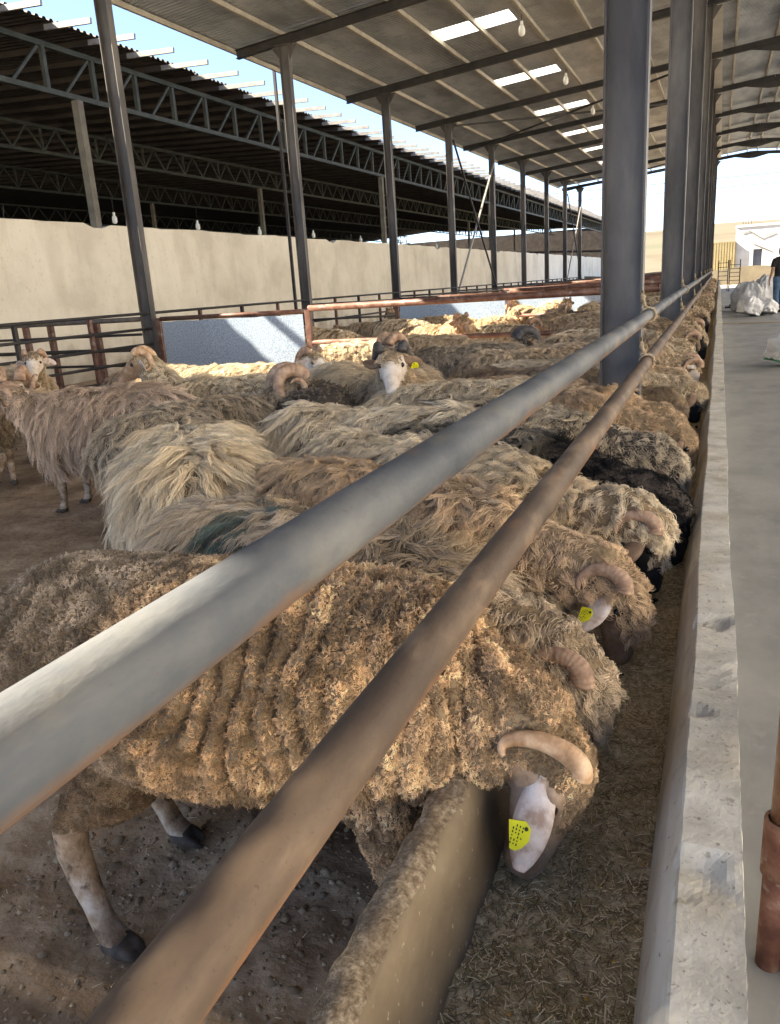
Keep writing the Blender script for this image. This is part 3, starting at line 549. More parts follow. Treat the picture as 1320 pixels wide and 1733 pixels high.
def sheep_body(poll, face, voxel=.014, legs=None, fat=1.0, folds=0, seed=0, drop=0, slim=1.0, hsc=1.0, bare=0):
    """continuous body mesh; returns mesh, label per vertex (0 fleece, 1 face, 2 leg, 3 hoof), head frame"""
    b = MB(); poll = np.array(poll, float); f = unit(face); hv = np.array([f[0], f[1], 0]) if f[2] > -.7 else np.array([f[0] + .8, f[1] * .5, 0]); side = np.cross((0, 0, 1), hv); side = unit(side - f * (side @ f)); up = np.cross(f, side)
    P = bez([(-.60, 0, .50), (-.56, 0, .535), (-.42, 0, .555), (-.12, 0, .545), (.18, 0, .55), (.36, 0, .545), (.46, 0, .54)], 19)
    t = np.linspace(0, 1, 19)
    rz = np.interp(t, [0, .08, .25, .5, .72, .88, 1], [.08, .165, .22, .24, .225, .19, .09]); ry = np.interp(t, [0, .08, .25, .5, .72, .88, 1], [.09, .17, .22, .255 * fat, .225 * fat, .175, .09])
    P[:, 2] += np.interp(t, [0, .4, 1], [0, .2, 1]) * (1 - slim) * .22; rz = rz * np.interp(t, [0, .4, 1], [1, 1 - (1 - slim) * .4, slim]); b.tube(P, rz, 18, ry=ry)
    nk = bez([(.20, 0, .58), (.36, 0, .60 - drop), tuple(poll * .45 + np.array([.40, 0, .60]) * .55), tuple(poll - f * .03)], 9)
    b.tube(nk, np.interp(np.linspace(0, 1, 9), [0, .5, 1], [.17, .125, .078]), 14, ry=np.interp(np.linspace(0, 1, 9), [0, .5, 1], [.15, .115, .074]))
    hp = [poll + f * s * hsc + up * o for s, o in ((-.07, -.005), (-.03, 0), (.02, 0), (.07, -.005), (.12, -.012), (.165, -.02), (.205, -.028), (.228, -.034), (.240, -.038))]
    b.tube(hp, np.array([.04, .068, .076, .068, .056, .047, .042, .034, .018]), 16, ry=np.array([.04, .064, .070, .058, .045, .038, .036, .030, .014]))
    for s in (-1, 1): b.ball(poll + f * .035 + side * s * .05 + up * .022, .022, n=6)
    L = []
    lg = legs or {}
    for k, (x, s) in enumerate(((.31, 1), (.31, -1), (-.38, 1), (-.38, -1))):
        dx, dy = lg.get(k, (0, 0)); y = s * .115
        if k < 2: pts = [(x - .02, y * .9, .46), (x - .01, y, .36), (x + dx * .5, y + dy * .5, .235), (x + dx * .9, y + dy * .9, .09), (x + dx + .022, y + dy, .028)]; r = [.085, .060, .036, .025, .030]
        else: pts = [(x + .02, y * .9, .47), (x + .07, y * 1.1, .36), (x - .088 + dx * .5, y + dy * .5, .262), (x - .030 + dx * .9, y + dy * .9, .095), (x + dx + .014, y + dy, .030)]; r = [.115, .082, .040, .026, .030]
        b.tube(bez(pts, 13), np.interp(np.linspace(0, 4, 13), range(5), r), 10)
        c = np.array(pts[-1]); b.ball(c + (-.03, 0, .028), .016, n=5)
        for q in (-1, 1): b.tube([c + (-.028, q * .012, .004), c + (.012, q * .0175, -.002), c + (.046, q * .016, -.008), c + (.066, q * .011, -.018)], [.020, .021, .015, .007], 8, ry=[.015, .0155, .011, .005])
        L.append(pts)
    me = remesh(b, voxel, 3); V = getv(me); lab = np.zeros(len(V), int)
    tt = (V - poll) @ f; hd = seg_d(V, poll, hp[-1]); uu = (V - poll) @ up
    ss = np.abs((V - poll) @ side); sidew = np.clip((ss - .028) / .022, 0, 1) * (uu < .045)
    lab[(hd < .088) & (tt > .088 + .02 * np.clip(uu / .05, -1, 1) - .085 * sidew - bare)] = 1
    for pts in L:
        d = seg_d(V, pts[2], pts[4]); lab[(V[:, 2] < .27) & (d < .075)] = 2
    lab[(V[:, 2] < .046)] = 3
    V[:, 2] = np.maximum(V[:, 2], .004)
    vn_ = np.empty(len(V) * 3, np.float32); me.vertices.foreach_get('normal', vn_); vn_ = vn_.reshape(-1, 3)
    if not folds: V += vn_ * (.016 * fbm(V, 4.2, seed + 40) * (lab == 0))[:, None]
    if folds:
        vn_ = np.empty(len(V) * 3, np.float32); me.vertices.foreach_get('normal', vn_); vn_ = vn_.reshape(-1, 3)
        q = V * [1, .25, .25] + .06 * fbm(V, 4, 3)[:, None]; w = np.abs(np.sin(q[:, 0] * PI / (.05) + 4.4 * vn(V, 4.5, 4) + 1.5 * vn(V, 11, 6))) ** .8
        V += vn_ * (.010 * fbm(V, 3.5, seed + 40) * (lab == 0))[:, None]
        amt = (V[:, 0] < .52) * (lab == 0) * np.clip((V[:, 0] + .28) / .25, 0, 1) * (.5 + .5 * np.clip(vn(V * [1, 1, .6], 7, 9) + .5, 0, 1)) * np.clip((V[:, 2] - .33) / .08, .0, 1)
        V += vn_ * ((w - .35) * folds * amt)[:, None]
    V += 0; me.vertices.foreach_set('co', V.astype(np.float32).ravel()); me.update()
    return me, lab, dict(poll=poll, f=f, side=side, up=up)
def dress(me, lab, mats):
    """mats: underwool, face, leg, hoof"""
    for m in mats: me.materials.append(m)
    n = len(me.polygons); ls = np.empty(n, np.int32); me.polygons.foreach_get('loop_start', ls); lv = np.empty(len(me.loops), np.int32); me.loops.foreach_get('vertex_index', lv)
    me.polygons.foreach_set('material_index', lab[lv[ls]].astype(np.int32)); me.polygons.foreach_set('use_smooth', [True] * n); me.update()

PAL = {  # root colour (also darkened as shade between locks), tip colour, dirt colour
    'tan': ((.32, .245, .17), (.76, .62, .455), (.46, .36, .255)),
    'cream': ((.42, .34, .24), (.86, .75, .58), (.64, .52, .37)),
    'orange': ((.32, .22, .135), (.82, .62, .42), (.50, .36, .235)),
    'brown': ((.18, .13, .095), (.52, .41, .30), (.25, .19, .14)),
    'rose': ((.30, .22, .16), (.76, .60, .47), (.38, .285, .22)),
    'greybrown': ((.13, .105, .08), (.42, .35, .265), (.26, .21, .155)),
    'darkgrey': ((.06, .05, .04), (.23, .19, .145), (.12, .10, .08)),
    'mixed': ((.22, .18, .13), (.76, .65, .49), (.34, .28, .21)),
    'black': ((.006, .006, .007), (.024, .023, .024), (.009, .009, .010)),
}
def fleece(name, me, lab, parent, pal, style, nlock, nper, length, rad, seed=0, only=None, colfn=None, pts=7, dens=None):
    rg = np.random.default_rng(seed + 100); V = getv(me); me.calc_loop_triangles(); nt_ = len(me.loop_triangles)
    T = np.empty(nt_ * 3, np.int32); me.loop_triangles.foreach_get('vertices', T); T = T.reshape(-1, 3)
    N = np.empty(len(V) * 3, np.float32); me.vertices.foreach_get('normal', N); N = N.reshape(-1, 3).astype(float)
    ok = (lab[T] == 0).sum(1) >= 2; T = T[ok]
    if only is not None: T = T[only(V[T].mean(1), N[T].mean(1))]
    A = np.linalg.norm(np.cross(V[T[:, 1]] - V[T[:, 0]], V[T[:, 2]] - V[T[:, 0]]), axis=1)
    if dens is not None: A = A * dens(V[T].mean(1))
    def sample(n):
        i = rg.choice(len(T), n, p=A / A.sum()); r1 = np.sqrt(rg.random(n))[:, None]; r2 = rg.random(n)[:, None]; w = np.concatenate([1 - r1, r1 * (1 - r2), r1 * r2], 1)
        t = T[i]; P = (V[t] * w[..., None]).sum(1); n_ = (N[t] * w[..., None]).sum(1); return P, n_ / (np.linalg.norm(n_, axis=1)[:, None] + 1e-9)
    P, n = sample(nlock)
    g = np.array([0, 0, -1.]); d = g - n * (n @ g)[:, None]; top = np.clip(n[:, 2], 0, 1)[:, None]
    sd = np.tanh((P[:, 1] + .05 * vn(P, 6, 2)) / .07)[:, None] * np.array([0, 1., 0]); back = np.array([-1., 0, 0])
    c = P * 1.0; fl = np.stack([fbm(c + 3.3, 5, seed + 1), fbm(c + 7.7, 5, seed + 2), fbm(c + 9.1, 5, seed + 3)], 1)
    fine = rg.normal(0, 1, (nlock, 3))
    if style == 'short': D = fine * .8 + d * .5
    else: D = d * 1.0 + sd * top * .8 + back * (.14 + .3 * top) + fl * (.55 if style == 'long' else 1.1) + fine * (.34 if style == 'long' else .45)
    D -= n * (D * n).sum(1)[:, None]; D /= np.linalg.norm(D, axis=1)[:, None] + 1e-9
    Lk = length * (.6 + .8 * rg.random(nlock)) * (.85 + .35 * vn(P, 4, seed + 5))
    headf = np.clip((P[:, 0] - .46) / .12, 0, 1); Lk *= 1 - (.62 if style != 'short' else .05) * headf; low = np.clip((.40 - P[:, 2]) / .12, 0, 1); Lk *= 1 - (.45 if style == 'long' else .3) * low
    lift = {'short': .95, 'long': .42, 'mid': .62}[style] * (.7 + .5 * rg.random(nlock)); fr = {'short': 2.2, 'long': 1.6, 'mid': 1.5}[style] * (.7 + .7 * rg.random(nlock)); ph = rg.random(nlock) * 2 * PI
    amp = {'short': .0030, 'long': .0085, 'mid': .0085}[style] * (.5 + rg.random(nlock)); tipc = {'short': .18, 'long': .13, 'mid': .15}[style]
    r0 = {'short': .0045, 'long': .0155, 'mid': .013}[style] * (1 if nlock > 3000 else 1.5)
    B = np.cross(n, D); K = nper; t = np.linspace(0, 1, pts)[None, None, :, None]
    off = rg.normal(0, 1, (nlock, K, 2)) * r0; o3 = off[..., 0:1] * D[:, None] + off[..., 1:2] * B[:, None]
    sl_ = (1 + rg.normal(0, .16, (nlock, K)))[..., None, None]; LL = Lk[:, None, None, None] * sl_
    n4, D4, B4 = n[:, None, None], D[:, None, None], B[:, None, None]; li = lift[:, None, None, None]
    X = P[:, None, None] + o3[:, :, None] * (1 - (1 - tipc) * t ** .8) + LL * (n4 * (li * t * (1.15 - .55 * t)) + D4 * (t ** 1.15) * (.95 if style != 'short' else .35))
    if style != 'short': X = X + LL * g * .22 * t ** 2
    w = fr[:, None, None, None] * 2 * PI * t + ph[:, None, None, None] + rg.normal(0, .35, (nlock, K))[..., None, None]; a = amp[:, None, None, None] * np.minimum(1, t * 2.2)
    X = X + B4 * a * np.sin(w) + n4 * a * .7 * np.cos(w) + rg.normal(0, .0007, X.shape) * t
    X = X - n4 * .006
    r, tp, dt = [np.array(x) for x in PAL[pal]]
    dm = np.clip(fbm(P, 3.2, seed + 8) * 1.3 + .05 + .8 * np.clip(.42 - P[:, 2], 0, .3) * 3, 0, 1)[:, None]
    bright = (.66 + .62 * rg.random(nlock))[:, None]; base = tp * (1 - dm * .75) + dt * dm * .75; base = base * bright
    warm = np.clip(fbm(P, 2.0, seed + 12) + .2, 0, 1)[:, None]; base = base * (1 - warm * np.array([.0, .05, .13]))
    if colfn is not None: base = colfn(P, base)
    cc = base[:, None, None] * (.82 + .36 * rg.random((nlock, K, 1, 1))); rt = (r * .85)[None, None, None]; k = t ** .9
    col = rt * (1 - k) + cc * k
    nc = nlock * K; cu = bpy.data.hair_curves.new(name); cu.add_curves([pts] * nc)
    cu.points.foreach_set('position', X.astype(np.float32).ravel())
    ra = np.broadcast_to(rad * np.interp(np.linspace(0, 1, pts), [0, .5, 1], [1, .9, .25]), (nc, pts)).astype(np.float32); cu.points.foreach_set('radius', ra.ravel())
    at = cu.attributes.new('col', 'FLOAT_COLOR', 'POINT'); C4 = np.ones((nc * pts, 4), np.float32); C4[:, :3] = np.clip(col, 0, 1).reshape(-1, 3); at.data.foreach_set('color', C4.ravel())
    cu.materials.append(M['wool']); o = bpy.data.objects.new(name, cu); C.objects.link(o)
    if parent is not None: o.parent = parent
    return o

def horn(parent, H, s, kind, m, size=1.0):
    """kind: 'ram' heavy spiral, 'curl' open half turn, 'flat' thin band lying round the ear"""
    f, sd, up, poll = H['f'], H['side'] * s, H['up'], H['poll']; b = MB()
    turns, R0, R1, r0, out, st, flat = {'ram': (1.30, .100, .042, .036, .11, 2.1, 1.), 'curl': (.62, .082, .055, .029, .06, 2.6, .8), 'flat': (.60, .082, .046, .0165, .03, 3.1, 1.0), 'stub': (.3, .06, .05, .018, .03, 1.9, 1)}[kind]
    n = 100; sq = {'flat': .42, 'curl': .72}.get(kind, 1.0); P = []; r = []
    C0 = poll - f * .030 * size - up * .012 + sd * (.066 if kind == 'flat' else .045)
    for i in range(n):
        t = i / (n - 1); a = st * .42 + 2 * PI * turns * t; R_ = (R0 + (R1 - R0) * t) * size
        ctr = C0; P.append(ctr + f * math.cos(a) * R_ * sq + up * math.sin(a) * R_ + sd * (.012 + out * t ** 1.2 * size)); r.append((r0 * (1 - t) ** .75 + .004) * size * (1 + (.05 if kind == 'flat' else .09) * (abs(math.sin(i * (.95 if kind == 'flat' else .62) + .8 * math.sin(i * .21))) - .5) * (1 - t)))
    b.tube(P, r, 12, ry=[x * flat for x in r]); o = b.obj('horn', m, parent, True); return o
def ear(parent, H, s, m, tagged=False, dirv=None, L=.125):
    f, sd, up, poll = H['f'], H['side'] * s, H['up'], H['poll']; d = unit(dirv if dirv is not None else sd * .8 - up * .55 - f * .35)
    base = poll + f * .004 + sd * .064 + up * .004; w = unit(up - d * (d @ up)) if abs(d @ up) < .9 else unit(f - d * (d @ f)); nn = np.cross(w, d); n = 12; V = []; F = []
    for i in range(n):
        t = i / (n - 1); wd = .032 * math.sin(PI * (.10 + .86 * t ** 1.1)) ** .62 + .002; c = base + d * L * t - nn * .012 * t * t
        for j in range(7):
            u = (j - 3) / 3; V.append(c + w * wd * u + nn * (.012 * (u * u) * (1 - t * .6)))
    V = np.array(V); k = len(V); V2 = V - nn * .004; V = np.concatenate([V, V2])
    for i in range(n - 1):
        for j in range(6): q = (i * 7 + j, i * 7 + j + 1, (i + 1) * 7 + j + 1, (i + 1) * 7 + j); F.append(q); F.append(tuple(x + k for x in q[::-1]))
    for i in range(n - 1): F += [(i * 7, (i + 1) * 7, (i + 1) * 7 + k, i * 7 + k), (i * 7 + 6, i * 7 + 6 + k, (i + 1) * 7 + 6 + k, (i + 1) * 7 + 6)]
    F += [tuple(range(7)) + tuple(range(k + 6, k - 1, -1)), tuple((n - 1) * 7 + j for j in range(6, -1, -1)) + tuple((n - 1) * 7 + k + j for j in range(7))]
    b = MB(); b.add(V, F); e = b.obj('ear', m, parent, True)
    if tagged:
        b = MB(); sg = 1; c = base + d * L * .66 - w * .012 * sg; o_ = (w * .5 + 0 * d)
        for off, side_ in (((.0055, 1),) if nn @ sd > 0 else ((-.0105, -1),)):
            q = [(-.024, .016), (.004, .024), (.016, .015), (.017, -.004), (.008, -.018), (-.002, -.026), (-.012, -.026)]
            V = [c + w * x + d * (-y) + nn * (off + .001 * side_) for x, y in q] + [c + w * x + d * (-y) + nn * (off - .001 * side_) for x, y in q]; m_ = len(q)
            b.add(V, [tuple(range(m_)), tuple(range(2 * m_ - 1, m_ - 1, -1))] + [(i, i + m_, (i + 1) % m_ + m_, (i + 1) % m_) for i in range(m_)])
            for row in range(4):
                for cl in range(6):
                    x = -.013 + row * .0055; y = .013 - cl * .0058
                    if (row * 5 + cl * 3) % 7 == 0 or (row == 3 and cl > 3): continue
                    p = c + w * x - d * y + nn * (off + .0016 * side_); h = .0011; a_ = .0019 if (row + cl) % 3 else .0012
                    b.add([p - w * h - d * a_, p + w * h - d * a_, p + w * h + d * a_, p - w * h + d * a_], [(0, 1, 2, 3)], 1)
        p = c + w * .009 - d * .014; b.tube([p - nn * .014, p + nn * .010], .0032, 8, 1)
        b.obj('ear_tag', [M['tag'], M['ink']], e)
    return e
def eyes(parent, H, s):
    b = MB(); c = H['poll'] + H['f'] * .055 + H['side'] * s * .056 + H['up'] * .022; b.ball(c, (.013, .013, .013), n=8); return b.obj('eye', M['eye'], parent, True)
def nose(parent, H):
    b = MB()
    for s in (-1, 1):
        c = H['poll'] + H['f'] * .232 + H['side'] * s * .014 - H['up'] * .022; b.ball(c, (.009, .007, .006), n=6)
    c = H['poll'] + H['f'] * .232 - H['up'] * .05; b.ball(c, (.006, .022, .004), n=6, R=np.stack([H['f'], H['side'], H['up']], 1)); return b.obj('nose', M['skin_k'], parent, True)

STY = dict(long=('long', .115), mid=('mid', .065), short=('short', .026))
def make_sheep(label, loc, yaw, poll, face, pal='tan', style='long', lod=1, skin='skin_w', hornk=None, hornm='horn', ears='ear', tagged=(), under='under_tan', group='sheep in the pens', fat=1.0, folds=0, seed=1, scale=1.0, legs=None, length=None, only=None, colfn=None, eard=None, legm='leg', earL=.12, dens=None, nl=None, npr=None, rd=None, drop=0, hsize=1.0, hs=(-1, 1), slim=1.0, hsc=1.0, xs=1.0, wooly=0):
    me, lab, H = sheep_body(poll, face, .0095 if lod == 0 else .016 if lod == 1 else .022, legs, fat, folds, seed, drop, slim, hsc, .04 if skin == 'skin_w' else -wooly)
    me.name = 'sheep'; dress(me, lab, [M[under], M[skin], M[legm], M['hoof']])
    o = link('sheep', me); o.location = loc; o.rotation_euler = (0, 0, math.radians(yaw)); o.scale = (scale * xs, scale, scale); tag(o, label, 'sheep', group)
    st, ln = STY[style]; ln = length or ln
    nlock, nper, rad, pts = {0: (5200, 14, .00075, 8), 1: (2500, 15, .0010, 7), 2: (1500, 8, .0022, 5), 3: (800, 6, .0034, 4)}[lod]
    if st == 'short': nlock, nper, rad, pts = {0: (95000, 4, .00075, 5), 1: (14000, 5, .0013, 4), 2: (5000, 4, .003, 3), 3: (2000, 4, .004, 3)}[lod]
    fleece('fleece', me, lab, o, pal, st, nl or nlock, npr or nper, ln, rd or rad, seed, only, colfn, pts, dens)
    for s in (-1, 1):
        if hornk and s in hs: horn(o, H, s, hornk, M[hornm], hsize)
        if lod < 3: ear(o, H, s, M[ears], s in tagged, None if eard is None else np.array(eard) * [1, s, 1], earL)
        if lod < 2: eyes(o, H, s)
    if lod < 2: nose(o, H)
    return o
GF = 'sheep feeding at the trough'; GP = 'sheep standing in the pens'
FP, FF = (.775, 0, .60), (.42, 0, -.90)   # feeding: poll and face direction
# the big shorn-looking ram nearest to the camera
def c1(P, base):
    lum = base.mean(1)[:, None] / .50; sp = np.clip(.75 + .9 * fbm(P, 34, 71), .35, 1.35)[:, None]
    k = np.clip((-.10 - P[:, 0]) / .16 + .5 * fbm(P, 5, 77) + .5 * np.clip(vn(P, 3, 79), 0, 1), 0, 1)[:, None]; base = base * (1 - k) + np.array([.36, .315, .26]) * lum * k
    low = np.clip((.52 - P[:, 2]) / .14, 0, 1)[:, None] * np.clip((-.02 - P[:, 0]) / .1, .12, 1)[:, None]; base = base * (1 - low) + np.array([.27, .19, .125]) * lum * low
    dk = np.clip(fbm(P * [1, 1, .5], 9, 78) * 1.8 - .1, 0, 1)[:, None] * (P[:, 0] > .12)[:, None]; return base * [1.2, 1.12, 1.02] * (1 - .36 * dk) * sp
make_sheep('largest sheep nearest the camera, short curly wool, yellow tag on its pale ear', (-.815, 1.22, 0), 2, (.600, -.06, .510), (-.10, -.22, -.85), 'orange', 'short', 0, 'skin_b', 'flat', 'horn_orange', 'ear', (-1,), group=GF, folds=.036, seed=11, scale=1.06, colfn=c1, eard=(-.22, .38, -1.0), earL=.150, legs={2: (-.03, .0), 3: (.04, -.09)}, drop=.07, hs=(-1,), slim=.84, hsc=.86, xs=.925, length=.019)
def blue(P, base):
    k = ((np.abs(P[:, 0] + .20) < .10) & (P[:, 2] > .60) & (fbm(P, 9, 5) > -.12))[:, None]; return np.where(k, np.array([.05, .10, .12]) * (base / .3), base)
def cmix(P, base):
    k = np.clip(fbm(P, 6, 31) * 2.4 - .55, 0, 1)[:, None]; return base * (1 - k) + np.array([.045, .043, .043]) * k
def cblack(P, base):
    k = np.clip((P[:, 0] - .26) / .08 + .5 * fbm(P, 7, 33), 0, 1)[:, None]; return np.array([.42, .36, .27]) * (base.mean(1)[:, None] / .018) * (1 - k) * .75 + base * k
def greyrump(P, base):
    k = np.clip((-.05 - P[:, 0]) / .2 + .2 + .4 * fbm(P, 5, 14), 0, 1)[:, None] * np.clip((.66 - P[:, 2]) / .15, 0, 1)[:, None]; return base * (1.12 - k * .30)
FEED = [  # head Y, yaw, pal, style, length, skin, horn, horn mat, ear, tag, colfn, dx, label
    (1.50, -17, 'tan', 'long', .125, 'skin_b', 'curl', 'horn', 'ear_brown', (), blue, -.01, 'second sheep at the trough, long tangled locks, blue paint mark on its back'),
    (1.98, -17, 'orange', 'long', .105, 'skin_b', 'curl', 'horn', 'ear', (-1,), None, -.0, 'third sheep at the trough, tawny wavy wool, ribbed horn and yellow tag'),
    (2.44, -15, 'cream', 'mid', .085, 'skin_k', 'curl', 'horn', 'ear_brown', (), None, .02, 'fourth sheep at the trough, pale wavy wool beside the black-headed one'),
    (2.82, -14, 'black', 'mid', .085, 'skin_k', None, 'horn', 'ear_brown', (), cblack, .11, 'black woolly sheep hanging its head into the trough'),
    (3.42, -14, 'mixed', 'long', .11, 'skin_k', None, 'horn', 'ear_brown', (), cmix, .04, 'pale and black patched long-haired sheep just behind the black one'),
    (3.92, -10, 'orange', 'mid', .075, 'skin_b', None, 'horn', 'ear_brown', (), None, .06, 'seventh sheep at the trough, golden curly fleece'),
    (4.42, -6, 'orange', 'mid', .075, 'skin_b', None, 'horn', 'ear_brown', (), None, .03, 'eighth sheep at the trough, warm orange fluffy head beside the nearest column'),
    (4.95, -4, 'brown', 'long', .10, 'skin_b', None, 'horn', 'ear_brown', (), None, .0, 'ninth sheep at the trough, ragged brown ruff'),
    (5.42, 2, 'cream', 'long', .11, 'skin_k', None, 'horn', 'ear_brown', (), None, .06, 'tenth sheep at the trough, cream long locks and a black face'),
    (5.88, 0, 'tan', 'mid', .08, 'skin_k', None, 'horn', 'ear_brown', (), None, .03, 'eleventh sheep at the trough, tan curls and dark muzzle')]
for k, (y, yaw, pal, st, ln, sk, hk, hm, er, tg, cf, dx, lb) in enumerate(FEED):
    j = ((k * 37) % 11) / 11 - .5
    cy_, sy_ = math.cos(math.radians(yaw)), math.sin(math.radians(yaw))
    make_sheep(lb, (-.19 + dx - .775 * cy_, y - .775 * sy_, 0), yaw, (.765 + .02 * j, .02 * j, .555 + .03 * j), (.22, -.10 + .2 * j, -.92), pal, st, 1, sk, hk, hm, er, tg, 'under_dark' if pal in ('black', 'mixed') else 'under_tan', GF, seed=20 + k, scale=1.0 + .03 * j, length=ln, colfn=cf, legm='leg', nl=3400 if k < 3 else None, npr=20 if k < 3 else None, rd=.0009 if k < 3 else None, eard=(-.35, .6, -.8), hs=(-1,), hsize=.8, hsc=.86, wooly=.025)
FY_ = (.80, 0, -.55)
PEN = [  # x, y, yaw, poll, face, pal, style, len, skin, horn, hornmat, ear, tagged, under, fat, colfn, label
    (-1.96, 2.56, 128, (.60, .06, .62), (.8, .1, -.7), 'cream', 'long', .15, 'skin_b', None, 'horn', 'ear', (), 'under_tan', 1.05, None, 'shaggy cream sheep seen from behind, between the grey rump and the standing horned ram'),
    (-3.72, 3.98, 184, (.68, .06, .74), (.7, .25, -.7), 'rose', 'long', .135, 'skin_b', 'curl', 'horn', 'ear_brown', (), 'under_tan', 1.14, greyrump, 'pinkish brown sheep standing broadside at the left edge, white front leg showing'),
    (-2.52, 3.48, 74, (.60, -.08, .78), (.8, -.5, -.45), 'greybrown', 'long', .10, 'skin_b', 'ram', 'horn', 'ear_brown', (-1,), 'under_grey', 1.0, lambda P, b: b * 1.55, 'grey-brown ram with a thick curled horn turned to the right'),
    (-3.08, 4.50, 186, (.66, .0, .90), (.75, .35, -.5), 'cream', 'mid', .07, 'skin_b', 'curl', 'horn_orange', 'ear', (), 'under_tan', 1.0, None, 'sunlit yellow-cream sheep with raised curly head facing left'),
    (-3.45, 5.30, 4, (.64, -.03, .80), (.8, -.3, -.5), 'cream', 'mid', .06, 'skin_w', 'curl', 'horn', 'ear', (-1,), 'under_tan', 1.0, None, 'cream sheep with pale face looking right in front of the metal sheet'),
    (-2.20, 4.10, 118, (.66, .1, .50), (.6, .1, -.8), 'darkgrey', 'short', .03, 'skin_b', None, 'horn', 'ear_brown', (), 'under_dark', 1.0, lambda P, b: b * 1.5, 'small dark grey short-wool sheep showing its round rump'),
    (-2.38, 4.98, -50, (.56, .12, .52), (.5, .5, -.7), 'cream', 'long', .085, 'skin_b', None, 'horn', 'ear_brown', (), 'under_tan', 1.0, None, 'pale smooth-haired sheep with a sun-rimmed rump left of the white-faced ram'),
    (-1.80, 4.60, -74, (.60, -.02, .90), (.78, .05, -.62), 'tan', 'mid', .07, 'skin_w', 'curl', 'horn_dark', 'ear_brown', (1,), 'under_tan', 1.0, None, 'white-faced horned sheep looking straight at the camera'),
    (-2.05, 6.5, 200, (.60, .12, .80), (.55, .6, -.45), 'greybrown', 'mid', .06, 'skin_w', 'ram', 'horn', 'ear_brown', (), 'under_grey', 1.0, lambda P, b: b * 1.5, 'grey-brown ram with a round spiral horn and white blaze behind the white-faced sheep'),
    (-1.0, 7.0, 172, (.60, .10, .76), (.6, .5, -.6), 'tan', 'mid', .09, 'skin_b', 'ram', 'horn_dark', 'ear_brown', (), 'under_tan', 1.0, None, 'curly tan ram with a black spiral horn below the lower fence pipe'),
    (-1.15, 4.05, 12, (.72, 0, .52), (.5, 0, -.8), 'cream', 'long', .10, 'skin_b', None, 'horn', 'ear', (), 'under_tan', 1.0, None, 'cream fluffy sheep back in front of the white-faced sheep'),
    (-1.28, 3.22, 5, (.72, 0, .56), (.5, 0, -.8), 'cream', 'long', .12, 'skin_b', None, 'horn', 'ear', (), 'under_tan', 1.0, None, 'pale shaggy sheep waiting behind the row, above the upper rail'),
    (-1.2, 5.9, 20, (.66, 0, .60), (.6, 0, -.7), 'tan', 'mid', .07, 'skin_b', None, 'horn', 'ear', (), 'under_tan', 1.0, None, 'tan sheep back to the right of the white-faced sheep'),
    (-2.75, 7.9, 5, (.64, 0, .62), (.6, 0, -.7), 'tan', 'mid', .08, 'skin_b', None, 'horn', 'ear', (), 'under_tan', 1.0, None, 'long dim tan sheep lying along the cross fence behind the grey-brown ram'),
    (-3.35, 7.5, 30, (.62, 0, .60), (.7, 0, -.7), 'cream', 'mid', .06, 'skin_b', None, 'horn', 'ear', (), 'under_tan', 1.0, None, 'sunlit cream back just right of the red fence post'),
    (-5.35, 4.75, -40, (.62, 0, .77), (.75, -.15, -.6), 'tan', 'mid', .06, 'skin_w', 'ram', 'horn', 'ear_brown', (), 'under_tan', .95, None, 'white-faced ram with a big pink spiral horn at the far left'),
    (-6.1, 5.55, -30, (.62, 0, .86), (.75, -.3, -.45), 'tan', 'mid', .06, 'skin_w', 'curl', 'horn', 'ear', (), 'under_tan', .95, None, 'white-faced sheep with its head up behind the pink-horned ram'),
    (-4.55, 5.55, 170, (.62, 0, .60), (.7, 0, -.7), 'tan', 'mid', .06, 'skin_b', None, 'horn', 'ear_brown', (), 'under_grey', 1.0, None, 'low tan back right of the pink-horned ram'),
    (-5.6, 4.15, 200, (.62, 0, .60), (.7, 0, -.7), 'greybrown', 'mid', .05, 'skin_b', None, 'horn', 'ear_brown', (), 'under_grey', 1.0, lambda P, b: b * 1.4, 'greyish back at the left edge below the pink-horned ram'),
]
for k, (x, y, yaw, po, fa, pal, st, ln, sk, hk, hm, er, tg, un, fat, cf, lb) in enumerate(PEN):
    make_sheep(lb, (x, y, 0), yaw, po, fa, pal, st, 1, sk, hk, hm, er, tg, un, GP, fat, seed=60 + k, xs=.91 if k != 1 else 1.0, scale=1.06 if k else 1.07, length=ln, colfn=cf, npr=18 if k == 0 else 13, nl=3200 if k == 0 else 2200, rd=.0010 if k == 0 else .0012)

# copies farther off
ONES = 'first second third fourth fifth sixth seventh eighth ninth tenth eleventh twelfth thirteenth fourteenth fifteenth sixteenth seventeenth eighteenth nineteenth'.split()
def ordw(n): return ONES[n - 1] if n < 20 else ({2: 'twentieth', 3: 'thirtieth', 4: 'fortieth'}[n // 10] if n % 10 == 0 else {2: 'twenty', 3: 'thirty', 4: 'forty'}[n // 10] + '-' + ONES[n % 10 - 1])
rr = random.Random(4)
protoF = []; protoG = []
for k, (pal, st, ln, sk) in enumerate((('tan', 'mid', .07, 'skin_k'), ('orange', 'mid', .07, 'skin_b'), ('cream', 'long', .09, 'skin_b'), ('brown', 'mid', .07, 'skin_k'), ('tan', 'long', .09, 'skin_b'))):
    for lod, lst, pf in ((2, protoF, 1), (3, protoF, 1)):
        lst.append((lod, dict(pal=pal, style=st, length=ln, skin=sk)))
def place(proto, x, y, yaw, label, group, s):
    o = proto['o'] if proto.get('used') is None and not proto.update(used=1) else copy_tree(proto['o'])
    o.location = (x, y, 0); o.rotation_euler = (0, 0, math.radians(yaw)); o.scale = (s * (.88 if 'trough row' not in group + label else .97), s * .97, s * (.97 + .10 * rr.random())); o['label'] = label; o['group'] = group
